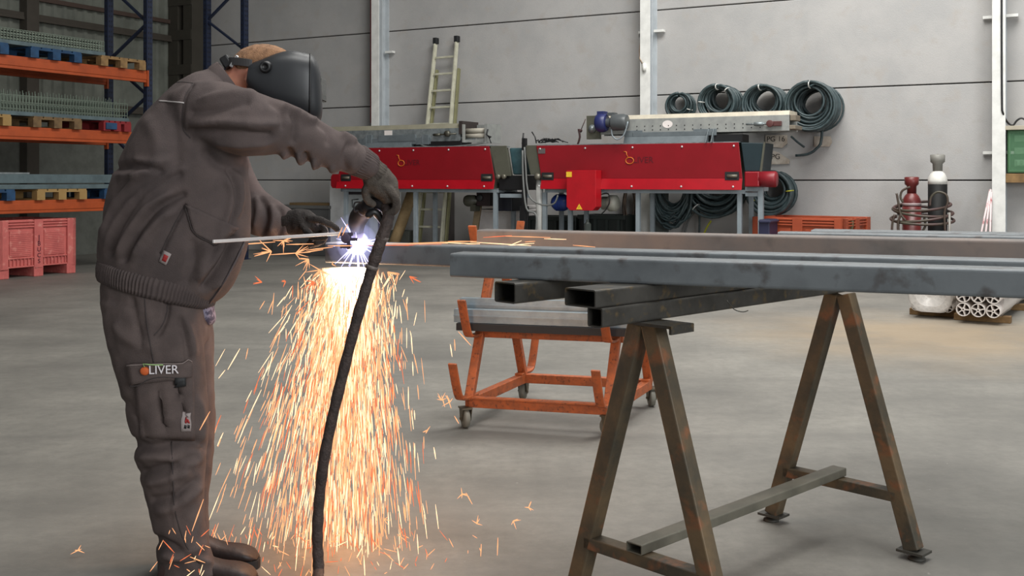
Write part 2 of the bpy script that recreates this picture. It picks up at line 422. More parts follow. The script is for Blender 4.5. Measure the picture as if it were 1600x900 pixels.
# ---------------------------------------------------------------- red conveyor machines
M_teal = mat('teal_belt', rgb(62, 92, 98), .5, c2=rgb(48, 74, 80)); M_olive = mat('olive_sheet', rgb(92, 92, 80), .5, .2)
M_logo = mat('orange_logo', rgb(196, 104, 30), .5); M_logodark = mat('maroon_logo', rgb(92, 10, 24), .5); M_bolt = mat('bolt_zinc', rgb(205, 205, 205), .3, .3)
M_yel = mat('yellow_sticker', rgb(232, 190, 50), .5)
DM = 1.35
def machine(label, x0t, x1t, x0b, x1b, yt, yl, yb, logo_x, logo_y, legs, slots, box=None):
    ta, tb, tc_, td = wt(x0t, DM), wt(x1t, DM), wt(x0b, DM), wt(x1b, DM)
    xm = (x0t+x1t)/2; zt = wz(xm, yt, DM); zl = wz(xm, yl, DM); zb_ = wz(xm, yb, DM)
    root = empty('conveyor_machine', wp((ta+tb)/2, DM-.3, 0), label, 'machine')
    b = MB(); poly = [wp(ta, DM, zt), wp(tb, DM, zt), wp(td, DM, zl), wp(tc_, DM, zl)]
    b.prism(poly, WN*-.015); obj('side_panel', b, M_red, root, bevel=.004)
    lip = MB(); q = DM
    lip.prism([wp(tc_, q, zl), wp(tc_, q+.045, zb_), wp(tc_, q+.03, zb_), wp(tc_, q-.015, zl)], WU*(td-tc_)); obj('lower_lip', lip, mat('red_lip_lit', rgb(160, 10, 26), .35), root, bevel=.003)  # brighter red: light caught by the tilted lip is put into the colour
    body = MB(); body.prism([wp(ta+.03, DM-.02, zt-.01), wp(tb-.03, DM-.02, zt-.01), wp(td-.03, DM-.06, zb_+.01), wp(tc_+.03, DM-.06, zb_+.01)], WN*-.62); obj('hopper_body', body, M_olive, root, bevel=.004)
    top = MB(); top.wbox(ta+.0, tb, DM-.64, DM-.01, zt, zt+.012); obj('top_edge', top, M_galv, root)
    n = int((tb-ta)/.62)+1
    for k in range(n):
        tt = ta+.06+(tb-ta-.12)*k/(n-1)
        for zz in (zt-.045, zb_+.04):
            bb = MB(); dd = DM+.002 if zz > zl else DM+.034
            bb.lathe(wp(tt, dd, zz), [(.014, 0), (.014, .008), (.008, .014)], 8, WN); obj('bolt', bb, M_bolt, root)
    # logo : ring with a stem, then letters
    lt = wt(logo_x, DM); lz = wz(logo_x, logo_y, DM)
    r_ = MB(); r_.tube([wp(lt+.055*math.cos(a), DM+.004, lz+.042*math.sin(a)) for a in [i*math.pi/12 for i in range(24)]], .007, 5, closed=True)
    r_.tube([wp(lt-.02, DM+.004, lz+.04), wp(lt-.045, DM+.004, lz+.085), wp(lt-.045, DM+.004, lz+.115)], .006, 5); r_.tube([wp(lt-.045, DM+.004, lz+.115), wp(lt-.085, DM+.004, lz+.12)], .006, 5)
    obj('logo', r_, M_logo, root, label='orange ring logo with a stem')
    text('lettering', 'LIVER', wp(lt+.19, DM+.003, lz+.005), .115, WU, Z3, M_logodark, root, label='faint maroon letters LIVER')
    for sx in slots:
        s_ = MB(); t_ = wt(sx, DM); s_.wbox(t_-.09, t_+.09, DM+.001, DM+.012, zl-.02, zl+.085); so = obj('slot', s_, M_dark, root)
        s_ = MB(); s_.tube([wp(t_-.06, DM+.012, zl+.03), wp(t_+.07, DM+.012, zl+.03)], .022, 8); obj('roller_end', s_, mat('worn_roller', rgb(110, 104, 92), .5, .4), so)
    # stand
    rail = MB(); dz = .05
    for d2 in (DM-.06, DM-.60):
        rail.wbox(tc_+.02, td+.02, d2-.05, d2, zb_-dz, zb_)
    rail.wbox(tc_+.02, tc_+.07, DM-.6, DM-.06, zb_-dz, zb_); rail.wbox(td-.03, td+.02, DM-.6, DM-.06, zb_-dz, zb_)
    obj('stand_rail', rail, M_bluegrey, root, bevel=.003)
    for lx in legs:
        tl = wt(lx, DM-.06)
        for d2 in (DM-.06, DM-.60):
            l_ = MB(); l_.wbox(tl-.028, tl+.028, d2-.056, d2, 0, zb_-dz); obj('leg', l_, M_bluegrey, root, bevel=.003)
    return root, (ta, tb, tc_, td, zt, zl, zb_)
m1, g1 = machine('red panelled conveyor on a grey stand, left of the two machines', 537, 764, 527, 773, 230, 281, 295, 627, 255, (539, 648, 773), (541, 761))
m2, g2 = machine('red panelled conveyor on a grey stand, right of the two, with switch box', 838, 1154, 846, 1160, 225, 279, 296, 984, 251, (850, 890, 996, 1155), (856, 1144))
# left tab and cabinet end of machine 1
b = MB(); z0, z1 = wz(524, 294, DM), wz(524, 272, DM); ta, tb = wt(517.5, DM), wt(531, DM)
b.prism([wp(ta+.03, DM+.01, z1), wp(tb, DM+.01, z1), wp(tb, DM+.01, z0), wp(ta+.03, DM+.01, z0), wp(ta, DM+.01, z0+.04), wp(ta, DM+.01, z1-.04)], WN*-.2); obj('end_guard', b, M_red, m1, bevel=.004)
# right end of machine 1: plates, teal belt, black frame
z0, z1 = g1[6], g1[4]
b = MB(); b.prism([wp(wt(765, DM), DM-.02, z1), wp(wt(790, DM), DM-.02, z1), wp(wt(797, DM), DM-.02, wz(780, 275, DM)), wp(wt(774, DM), DM-.02, wz(780, 275, DM))], WN*-.02); obj('end_plate', b, M_olive, m1, bevel=.003)
b = MB()
for kk in range(2): b.lathe(wp(wt(778+kk*9, DM), DM-.03, wz(780, 276, DM)), [(.0, 0), (.035, 0), (.035, .04), (.02, .05), (0, .05)], 12, WN)
obj('roller_bearing', b, mat('zinc_bearing', rgb(120, 116, 104), .4, .5), m1)
b = MB(); b.smooth = True; b.prism([wp(wt(790, DM), DM-.1, z1-.03), wp(wt(817, DM), DM-.1, z1-.03), wp(wt(815, DM), DM-.1, wz(800, 273, DM)), wp(wt(796, DM), DM-.1, wz(800, 273, DM))], WN*-.45); obj('belt', b, M_teal, m1, bevel=.02)
b = MB(); b.wbox(wt(776, DM), wt(817, DM), DM-.55, DM-.06, wz(800, 297, DM), wz(800, 274, DM)); obj('drive_housing', b, M_black, m1, bevel=.01)
b = MB(); b.wbox(wt(778, DM), wt(822, DM), DM-.12, DM-.06, wz(800, 309, DM), wz(800, 303, DM)); obj('cross_rail', b, M_bluegrey, m1)
# left end of machine 2: plate, black post, hoses
b = MB(); b.prism([wp(wt(818, DM), DM-.02, z1), wp(wt(837, DM), DM-.02, z1), wp(wt(844, DM), DM-.02, wz(830, 273, DM)), wp(wt(828, DM), DM-.02, wz(830, 273, DM))], WN*-.02); obj('end_plate', b, M_olive, m2, bevel=.003)
b = MB(); b.wbox(wt(815, DM), wt(821, DM), DM-.06, DM+.0, 0, wz(815, 216, DM)); b.wbox(wt(811, DM), wt(824, DM), DM-.05, DM-.01, 0, wz(815, 322, DM)); obj('black_post', b, M_black, m2, bevel=.005)
b = MB(); b.tube([wp(wt(838, DM), DM-.1, 0.0), wp(wt(838, DM), DM-.1, wz(838, 278, DM))], .05, 14); obj('white_pipe', b, mat('off_white_pvc', rgb(176, 176, 172), .4), m2)
b = MB(); b.lathe(wp(wt(839, DM), DM-.04, wz(838, 276, DM)), [(0, 0), (.05, 0), (.05, .04), (.02, .06), (0, .06)], 12, WN); obj('roller_bearing', b, MATS['zinc_bearing'], m2)
hp = [(822, 230), (824, 262), (826, 290), (832, 310), (850, 320), (868, 318), (874, 305)]
b = MB(); b.tube(catmull([tuple(wp(wt(x, DM), DM+.05, wz(x, y, DM))) for x, y in hp], 4), .013, 7); obj('cable', b, mat('grey_cable', rgb(110, 112, 110), .5), m2)
hp = [(820, 235), (821, 280), (826, 325), (838, 332), (842, 340), (841, 362)]
b = MB(); b.tube(catmull([tuple(wp(wt(x, DM), DM+.07, wz(x, y, DM))) for x, y in hp], 4), .014, 7); obj('cable', b, MATS['grey_cable'], m2)
# loose black wires on top of machine 2
b = MB(); random.seed(3)
for kk in range(9):
    x0 = random.uniform(830, 862); pts = []
    for q in range(6): pts.append((x0+q*random.uniform(2, 6), 223-random.uniform(0, 7)*(1 if q < 5 else .2)))
    dd = DM-random.uniform(.05, .3); b.tube(catmull([tuple(wp(wt(x, dd), dd, wz(x, y, dd))) for x, y in pts], 3), .008, 5)
b.tube([wp(wt(x, DM-.1), DM-.1, wz(x, y, DM-.1)) for x, y in ((831, 206), (836, 214), (838, 224))], .009, 5)
b.tube([wp(wt(x, DM-.1), DM-.1, wz(x, y, DM-.1)) for x, y in ((818, 208), (816, 225))], .012, 5)
obj('loose_wiring', b, M_black, m2)
b = MB(); b.tube(catmull([tuple(wp(wt(x, DM-.2), DM-.2, wz(x, y, DM-.2))) for x, y in ((902, 228), (906, 214), (904, 202), (908, 206), (908, 202))], 3), .014, 6)
b.tube([wp(wt(907, DM-.2), DM-.2, wz(907, 205, DM-.2)), wp(wt(915, DM-.2), DM-.2, wz(915, 186, DM-.2))], .006, 5); obj('lever', b, mat('dark_red_lever', rgb(60, 34, 34), .5), m2)
# grey plate, switch box, stickers on machine 2
b = MB(); b.wbox(wt(841, DM), wt(852, DM), DM+.001, DM+.006, wz(846, 240, DM), wz(846, 232, DM)); obj('rating_plate', b, mat('dull_plate', rgb(96, 88, 88), .5), m2)
b = MB(); t0_, t1_ = wt(885, DM+.2), wt(931, DM+.2); z0, z1 = wz(908, 329, DM+.2), wz(908, 266, DM+.2); c_ = .05
poly = [(t0_, z1), (t1_, z1), (t1_, z0+c_), (t1_-c_, z0), (t0_+c_, z0), (t0_, z0+c_)]
b.prism([wp(a, DM+.2, z) for a, z in poly], WN*-.19); bx_ = obj('switch_box', b, mat('red_box_paint', rgb(172, 12, 26), .35), m2, bevel=.006)
b = MB(); b.wbox(t0_+.0, t0_+.08, DM+.201, DM+.206, z1-.09, z1-.02); obj('sticker', b, M_yel, bx_)
b = MB(); tm = t0_+.19; b.prism([wp(tm-.045, DM+.202, z0+.015), wp(tm+.045, DM+.202, z0+.015), wp(tm, DM+.202, z0+.09)], WN*.003); obj('warning_triangle', b, M_yel, bx_)
b = MB(); b.prism([wp(tm-.010, DM+.206, z0+.028), wp(tm+.002, DM+.206, z0+.045), wp(tm-.004, DM+.206, z0+.045), wp(tm+.008, DM+.206, z0+.066), wp(tm-.002, DM+.206, z0+.05), wp(tm+.004, DM+.206, z0+.05)], WN*.002); obj('bolt_symbol', b, M_black, bx_)
# red drive guard and dark hopper end on the right
b = MB(); b.prism([wp(wt(1156, DM), DM-.04, g2[4]), wp(wt(1192, DM), DM-.04, g2[4]-.01), wp(wt(1187, DM), DM-.04, wz(1180, 268, DM)), wp(wt(1162, DM), DM-.04, wz(1180, 268, DM))], WN*-.5); obj('belt_end', b, mat('dark_teal_belt', rgb(26, 44, 50), .5), m2, bevel=.01)
b = MB(); b.prism([wp(wt(1192, DM), DM-.03, g2[4]), wp(wt(1194.5, DM), DM-.03, g2[4]), wp(wt(1189, DM), DM-.03, wz(1180, 268, DM)), wp(wt(1186, DM), DM-.03, wz(1180, 268, DM))], WN*-.03); obj('end_plate', b, M_olive, m2)
b = MB(); b.wbox(wt(1163, DM+.05), wt(1186, DM+.05), DM-.15, DM+.05, wz(1180, 292, DM), wz(1180, 268, DM)); obj('drive_guard', b, M_red, m2, bevel=.015)
b = MB(); b.lathe(wp(wt(1184, DM), DM-.05, wz(1184, 280, DM)), [(0, 0), (.10, 0), (.10, .21), (.09, .225), (0, .225)], 20, WU); obj('drive_drum', b, mat('dull_red_drum', rgb(128, 24, 34), .45), m2)
b = MB(); b.wbox(wt(1162, DM), wt(1190, DM), DM-.12, DM-.07, wz(1175, 307, DM), wz(1175, 301, DM)); b.wbox(wt(1182, DM), wt(1190, DM), DM-.12, DM-.06, 0, wz(1175, 292, DM)); b.wbox(wt(1162, DM), wt(1188, DM), DM-.4, DM-.06, wz(1175, 299, DM), wz(1175, 292, DM)); obj('side_stand', b, M_bluegrey, m2, bevel=.003)
# blue and grey motors under machine 2
b = MB(); b.lathe(wp(wt(858, DM-.1), DM-.2, wz(870, 317, DM)), [(0, 0), (.07, .01), (.105, .05), (.11, .20), (.09, .25), (.05, .28), (.05, .34)], 20, WU)
for kk in range(6): b.lathe(wp(wt(858, DM-.1)+.07+kk*.022, DM-.2, wz(870, 317, DM)), [(.10, 0), (.118, .002), (.118, .008), (.10, .01)], 20, WU)
obj('blue_motor', b, mat('blue_motor_paint', rgb(30, 56, 126), .4), m2)
b = MB(); b.lathe(wp(wt(934, DM-.1), DM-.2, wz(945, 318, DM)), [(.03, 0), (.09, .03), (.09, .12), (.11, .13), (.11, .23), (.07, .26), (0, .26)], 20, WU); obj('grey_motor', b, mat('pale_grey_cast', rgb(150, 150, 140), .5), m2)
b = MB(); b.tube(catmull([tuple(wp(wt(x, DM), DM-.05, wz(x, y, DM))) for x, y in ((936, 304), (948, 303), (950, 316), (944, 328), (938, 334))], 4), .009, 6); obj('cable', b, M_black, m2)

# conveyors laid on top
def top_conveyor(label, x0, x1, yt, ym, yb, d, z_edge=None):
    root = empty('belt_conveyor', wp((wt(x0, d)+wt(x1, d))/2, d-.2, wz((x0+x1)/2, yb, d)), label, 'conveyor')
    return root
d2 = DM-.08
M_galvl = mat('galvanised_side', rgb(164, 166, 162), .45, .35, c2=rgb(148, 150, 148), scale=10)
c2_ = top_conveyor('long galvanised belt conveyor with blue motor lying on the right red machine', 918, 1234, 178, 184, 207, d2)
ta, tb = wt(925, d2), wt(1233, d2); z0, z1 = wz(1100, 207, d2), wz(1100, 183, d2)
b = MB(); b.wbox(ta, tb, d2-.03, d2, z0, z1); b.wbox(ta, tb, d2-.45, d2-.42, z0, z1); b.wbox(ta, tb, d2-.42, d2-.03, z0+.03, z0+.06); obj('side_rail', b, M_galvl, c2_, bevel=.003)
b = MB(); b.prism([wp(ta, d2, z1), wp(ta, d2-.03, z1+.055), wp(ta, d2-.42, z1+.055), wp(ta, d2-.45, z1)], WU*(tb-ta)); obj('belt', b, mat('cream_belt', rgb(196, 188, 170), .7, c2=rgb(180, 172, 156)), c2_)
b = MB()
for k in range(16):
    for z_ in (z0+.05, z0+.10):
        b.lathe(wp(ta+.65+k*(tb-ta-.9)/16, d2, z_), [(.008, 0), (.008, .004), (0, .004)], 6, WN)
obj('bolt_row', b, M_dark, c2_)
b = MB(); tq = wt(1043, d2); b.prism([wp(tq+.07*math.cos(a), d2+.001, (z0+z1)/2+.02+.05*math.sin(a)) for a in [i*math.pi/8 for i in range(16)]], WN*.002); obj('oval_sticker', b, mat('white_sticker', rgb(232, 224, 220), .5), c2_)
b = MB(); b.wbox(ta-.06, ta+.13, d2-.02, d2+.05, z0-.06, z1+.06); obj('bearing_plate', b, M_olive, c2_, bevel=.003)
b = MB(); b.lathe(wp(ta+.03, d2+.05, z0+.08), [(0, 0), (.055, 0), (.055, .02), (.035, .03), (.035, .05), (0, .05)], 16, WN); obj('bearing', b, M_galv, c2_)
b = MB(); tq = wt(938, d2+.1); zq = wz(945, 192, d2+.1); b.lathe(wp(tq-.02, d2+.16, zq), [(.0, 0), (.11, .0), (.13, .04), (.13, .1), (.11, .14), (0, .14)], 16, WU); b.wbox(tq+.0, tq+.1, d2+.08, d2+.22, zq+.1, zq+.15); obj('gearbox', b, mat('navy_gearbox', rgb(38, 44, 92), .4), c2_, bevel=.004)
b = MB(); b.lathe(wp(tq+.12, d2+.16, zq), [(0, 0), (.06, 0), (.06, .06), (.11, .09), (.11, .24), (.095, .29), (.0, .30)], 20, WU)
b.wbox(tq+.14, tq+.24, d2+.08, d2+.2, zq+.09, zq+.13); obj('motor', b, mat('grey_motor_paint', rgb(78, 82, 84), .4), c2_, bevel=.003)
b = MB(); b.tube(catmull([tuple(wp(wt(x, d2+.2), d2+.2, wz(x, y, d2+.2))) for x, y in ((955, 200), (957, 212), (965, 218), (975, 210), (981, 190))], 4), .010, 6); obj('cable', b, M_bluegrey, c2_)
b = MB(); b.tube([wp(wt(1167, d2), d2+.04, z0+.09), wp(wt(1200, d2), d2+.04, z0+.09)], .012, 8); b.tube([wp(wt(1180, d2), d2+.04, z0+.09), wp(wt(1194, d2), d2+.04, z0+.09)], .026, 8)
obj('tension_screw', b, M_galv, c2_)
b = MB(); b.wbox(wt(1200, d2), wt(1222, d2), d2, d2+.05, z0+.06, z0+.12); b.lathe(wp(wt(1205, d2), d2+.05, z0+.09), [(0, 0), (.045, 0), (.045, .03), (0, .03)], 12, WN); obj('tensioner', b, mat('rust_red_tensioner', rgb(86, 50, 48), .5), c2_, bevel=.004)
b = MB(); b.wbox(tb-.02, tb+.07, d2-.40, d2-.02, z0+.02, z0+.07); b.wbox(tb+.0, tb+.07, d2-.3, d2-.04, z1-.07, z1-.0); obj('end_block', b, mat('tan_block', rgb(118, 108, 94), .7), c2_, bevel=.006)
b = MB(); t0_, t1_ = wt(976, d2+.02), wt(1113, d2+.02); za = wz(1040, 213, d2); zb2 = wz(1040, 224, d2); ztop = wz(1040, 203, d2)
b.wbox(t0_+.12, t1_, d2+.01, d2+.03, za, wz(1040, 206, d2)); b.prism([wp(t0_, d2+.03, za), wp(t0_, d2+.07, zb2), wp(t0_, d2-.35, zb2), wp(t0_, d2-.35, za)], WU*(t1_-.07-t0_))
b.wbox(wt(976, d2), wt(1004, d2), d2+.005, d2+.02, za, ztop); b.wbox(wt(1084, d2), wt(1120, d2), d2+.005, d2+.02, za, ztop)
b.prism([wp(t1_-.06, d2+.02, zb2), wp(t1_-.06, d2+.14, zb2), wp(t1_-.06, d2+.02, ztop)], WU*.01); b.prism([wp(t1_+.01, d2+.02, zb2), wp(t1_+.01, d2+.14, zb2), wp(t1_+.01, d2+.02, ztop)], WU*.01)
obj('support_trough', b, M_trough, c2_, bevel=.003)
b = MB(); b.wbox(wt(1115, d2), wt(1160, d2), d2-.3, d2-.0, wz(1130, 222, d2), wz(1130, 210, d2)); obj('dark_bracket', b, M_black, c2_)
# left conveyor
c1_ = top_conveyor('galvanised belt conveyor with end rollers lying on the left red machine', 500, 764, 192, 198, 222, d2)
ta, tb = wt(470, d2), wt(719, d2); z0, z1 = wz(640, 222, d2), wz(640, 202, d2)
b = MB(); b.wbox(ta, tb, d2-.03, d2, z0, z1); b.wbox(ta, tb, d2-.45, d2-.42, z0, z1); b.wbox(ta, tb, d2-.42, d2-.03, z0+.03, z0+.06); obj('side_rail', b, M_galv, c1_, bevel=.003)
b = MB(); b.prism([wp(ta, d2, z1), wp(ta, d2-.04, z1+.07), wp(ta, d2-.41, z1+.07), wp(ta, d2-.45, z1)], WU*(tb-ta)); obj('belt', b, mat('olive_belt', rgb(140, 136, 118), .7), c1_)
b = MB(); b.wbox(tb-.01, tb+.045, d2-.45, d2+.02, z0+.1, z1+.10); obj('end_upright', b, mat('dark_maroon_plate', rgb(52, 44, 42), .5), c1_)
b = MB(); b.wbox(tb+.045, tb+.07, d2-.03, d2+.02, z0-.02, z1+.05); b.wbox(wt(757, d2), wt(761, d2), d2-.42, d2+.0, z0-.03, z1+.05); b.wbox(tb+.05, wt(760, d2), d2-.04, d2-.03, z0-.02, z0+.02); b.wbox(tb+.05, wt(760, d2), d2-.42, d2-.40, z0-.02, z1+.06); obj('end_frame', b, M_galvl, c1_)
for zq in (z0+.075, z0+.15):
    b = MB(); b.tube([wp(tb+.05, d2-.10, zq), wp(wt(757, d2), d2-.10, zq)], .036, 12); obj('roller', b, mat('cream_roller', rgb(186, 180, 166), .5), c1_)
b = MB(); b.tube([wp(wt(x, d2), d2+.03, wz(x, y, d2)) for x, y in ((764, 202), (762, 210), (767, 216), (763, 212), (769, 214))], .012, 5); b.tube([wp(wt(766, d2), d2+.03, wz(766, 216, d2)), wp(wt(769, d2), d2+.03, wz(769, 224, d2))], .009, 5); obj('clamp_handle', b, M_dark, c1_)
b = MB(); b.tube([wp(wt(679, d2), d2+.04, wz(679, 211, d2)), wp(wt(715, d2), d2+.04, wz(715, 209, d2))], .012, 6); b.tube([wp(wt(680, d2), d2+.04, wz(679, 211, d2)), wp(wt(690, d2), d2+.04, wz(690, 210.5, d2))], .02, 8); b.lathe(wp(wt(701, d2), d2+.01, wz(701, 209, d2)), [(0, 0), (.045, 0), (.045, .05), (0, .05)], 12, WN); obj('tension_screw', b, mat('bronze_screw', rgb(90, 88, 78), .4, .5), c1_)
b = MB(); t0_, t1_ = wt(562, d2), wt(673, d2)
b.wbox(wt(592, d2), wt(650, d2), d2+.0, d2+.02, wz(620, 221, d2), wz(620, 211, d2)); b.wbox(t0_, t1_, d2+.0, d2+.015, wz(620, 226, d2), wz(620, 216, d2))
for xx in (572, 660):
    tq = wt(xx, d2); b.prism([wp(tq-.09, d2+.02, wz(xx, 226, d2)), wp(tq+.03, d2+.02, wz(xx, 226, d2)), wp(tq+.03, d2+.02, wz(xx, 211, d2))], WN*.02); b.wbox(tq+.03, tq+.12, d2, d2+.03, wz(xx, 226, d2), wz(xx, 211, d2))
b.prism([wp(wt(545, d2), d2+.03, wz(620, 223, d2)), wp(wt(545, d2), d2+.06, wz(620, 230, d2)), wp(wt(545, d2), d2-.3, wz(620, 230, d2)), wp(wt(545, d2), d2-.3, wz(620, 223, d2))], WU*(wt(644, d2)-wt(545, d2)))
obj('support_trough', b, M_trough, c1_, bevel=.003)
b = MB(); b.wbox(wt(648, d2), wt(721, d2), d2-.3, d2, wz(690, 229, d2), wz(690, 219, d2)); obj('dark_bracket', b, M_black, c1_, bevel=.01)
b = MB(); b.tube(catmull([tuple(wp(wt(x, d2), d2+.03, wz(x, y, d2))) for x, y in ((656, 222), (664, 228), (690, 230), (730, 227), (762, 223))], 4), .010, 6); obj('cable', b, MATS['grey_cable'], c1_)
b = MB(); b.wbox(wt(601, d2), wt(613, d2), d2+.003, d2+.007, wz(606, 215, d2), wz(606, 204, d2)); obj('paper_label', b, MATS['white_sticker'], c1_)
# ---------------------------------------------------------------- hose coils on the wall
M_tie = mat('white_tie', rgb(200, 200, 196), .5); M_tiey = mat('yellow_tie', rgb(190, 190, 60), .5)
def coil(cx, cy, Rp, label, n=9, depth=.46, seed=1, r=.017, squash=1.0, tie=M_tie, ties=(0,), d0=.05, droop=.0, tail=None, group='hose coils hanging on the back wall', matl=None):
    random.seed(seed); n = int(n*1.5)
    dm = d0+depth; c = wp(wt(cx, dm), dm, wz(cx, cy, dm)); sc = F/c.y; R = Rp/sc
    tc = wt(cx, dm); zc = c.z
    root = empty('hose_coil', wp(tc, dm-depth/2, zc-R), label, 'hose', group)
    pts = []; NS = 26
    for i in range(n):
        Ri = R*random.uniform(.60, 1.0) if i not in (0,) else R*.97
        ox = random.uniform(-.05, .05)*R; oz = (R-Ri)*random.uniform(.3, .95)
        dd = d0+depth*(1-(i+random.uniform(-.3, .3))/n)
        ti = random.uniform(-.12, .12)
        for j in range(NS):
            a = math.pi/2+2*math.pi*j/NS
            pts.append(wp(tc+ox+Ri*squash*math.cos(a), max(.03, dd+ti*R*math.sin(a)*.5-depth/n*j/NS), zc+oz+Ri*math.sin(a)-droop*random.uniform(0, 1)*(math.sin(a) < -.3)))
    if tail:
        pts += [wp(wt(x, .2), .2, wz(x, y, .2)) for x, y in tail]
        pts = pts[:-len(tail)]+[Vector(q) for q in catmull([tuple(p) for p in pts[-len(tail)-1:]], 3)[1:]]
    # rounded bundle of overlapping turns
    b = MB(); b.tube(pts, r*1.12, 6); obj('hose', b, matl or M_hose, root)
    # second strand nested inside
    pts2 = []
    for i in range(n):
        Ri = R*random.uniform(.56, .95); ox = random.uniform(-.05, .05)*R; dd = d0+depth*(1-(i+.5+random.uniform(-.3, .3))/n)
        for j in range(NS):
            a = math.pi/2+2*math.pi*j/NS
            pts2.append(wp(tc+ox+Ri*squash*math.cos(a), max(.03, dd-depth/n*j/NS), zc+(R-Ri)*.5+Ri*math.sin(a)))
    b = MB(); b.tube(pts2, r*.9, 6); obj('hose', b, matl or M_hose, root)
    for a in ties:
        b = MB(); cc_ = (R*.88)
        q = []
        for j in range(10):
            an = 2*math.pi*j/10
            q.append(wp(tc+(cc_+.15*R*math.cos(an))*squash*math.cos(a), dm-.05+.09*math.sin(an), zc+(cc_+.15*R*math.cos(an))*math.sin(a)))
        b.tube(q, .008, 5, closed=True); obj('tie', b, tie, root)
    return root
PI = math.pi
coil(1059, 166, 21, 'smallest hose coil, nearest the middle white column', n=5, depth=.22, seed=2, ties=(-.3,), r=.015)
coil(1119, 161, 29, 'hose coil second from the middle column with two white ties', n=9, depth=.5, seed=3, ties=(PI/2, PI*.97, .9))
coil(1190, 163, 31, 'hose coil third from the middle column, beside the largest upper one', n=9, depth=.5, seed=4, ties=(PI/2+.15,))
coil(1264, 166, 39, 'largest upper hose coil with a loose end hanging below', n=13, depth=.62, seed=5, ties=(PI/2,), tail=[(1284, 215), (1276, 232), (1262, 241), (1243, 243)])
coil(1047, 300, 52, 'slack wide hose coil behind the right machine legs, low on the wall', n=11, depth=.22, seed=6, ties=(), squash=.66, droop=.08, d0=.34)
coil(1114, 292, 50, 'low hose coil with a white tie behind the machine legs', n=12, depth=.45, seed=7, ties=(-2.3, .35))
coil(1202, 303, 35, 'low thick hose coil with yellow ties beside the red drive drum', n=10, depth=.45, seed=8, ties=(0.15, PI+.4), tie=M_tiey, r=.024)
# loose hose ends below
for i, (pts, lab, mm) in enumerate((([(1091, 326), (1078, 340), (1070, 362), (1064, 385), (1055, 408)], 'loose grey hose end hanging left of the tied low coil', MATS['grey_cable']),
                        ([(1092, 326), (1093, 350), (1091, 385), (1094, 408)], 'loose green hose end hanging straight below the tied low coil', M_hose),
                        ([(1111, 345), (1103, 358), (1096, 378), (1092, 400)], 'yellow strap end hanging below the tied low coil', M_tiey),
                        ([(1236, 213), (1246, 222), (1257, 230)], 'short loose hose end left under the largest coil', M_hose))):
    b = MB(); b.tube(catmull([tuple(wp(wt(x, .12+.05*i), .12+.05*i, max(.02, wz(x, y, .12+.05*i)))) for x, y in pts], 4), .014, 6); obj('hose_end', b, mm, label=lab, cat='hose')
# brown rope hank and dark cable by the leg
random.seed(11)
M_rope = mat('brown_cable', rgb(92, 78, 66), .6, c2=rgb(66, 56, 50))
for (x, y0, y1, wd, lab, n) in ((984, 290, 362, 11, 'hank of brown cable hanging left of the machine leg', 8), (1004, 288, 352, 7, 'dark hank of cable hanging right of the machine leg', 5)):
    b = MB(); pts = []
    for i in range(n):
        w_ = wd*random.uniform(.6, 1); yb = y1-random.uniform(0, 22); dd = .1+.012*i
        for j in range(16):
            a = 2*PI*j/16; pts.append(wp(wt(x+w_*math.sin(a), dd), dd, wz(x, (y0+yb)/2-(yb-y0)/2*math.cos(a), dd)))
    b.tube(pts, .013, 5); obj('cable_hank', b, M_rope, label=lab, cat='cable')
# plates with lettering hanging on the wall
M_plate = mat('grubby_plate', rgb(196, 188, 176), .7, c2=rgb(160, 146, 132), scale=8)
M_ink = mat('dark_ink', rgb(60, 56, 54), .8)
for (xs, ys, txt, lab) in (((1196, 1230, 1230, 1222, 1196), (211, 211, 224, 231, 229), 'PG 16', 'grey plate lettered PG 16 on the wall under the conveyor'),
                           ((1200, 1216, 1234, 1233, 1200), (233, 238, 250, 256, 257), 'PG', 'grey plate lettered PG, below the PG 16 plate'),
                           ((1272, 1298, 1300, 1296, 1272), (213, 213, 222, 229, 229), None, 'blank grey plate under the largest hose coil')):
    b = MB(); b.prism([wp(wt(x, .03), .03, wz(x, y, .03)) for x, y in zip(xs, ys)], WN*-.012)
    po = obj('wall_plate', b, M_plate, label=lab, cat='plate')
    if txt: text('lettering', txt, wp(wt(1212, .035), .033, wz(1212, 217.5 if '16' in txt else 245, .035)), .10, WU, Z3, M_ink, po)
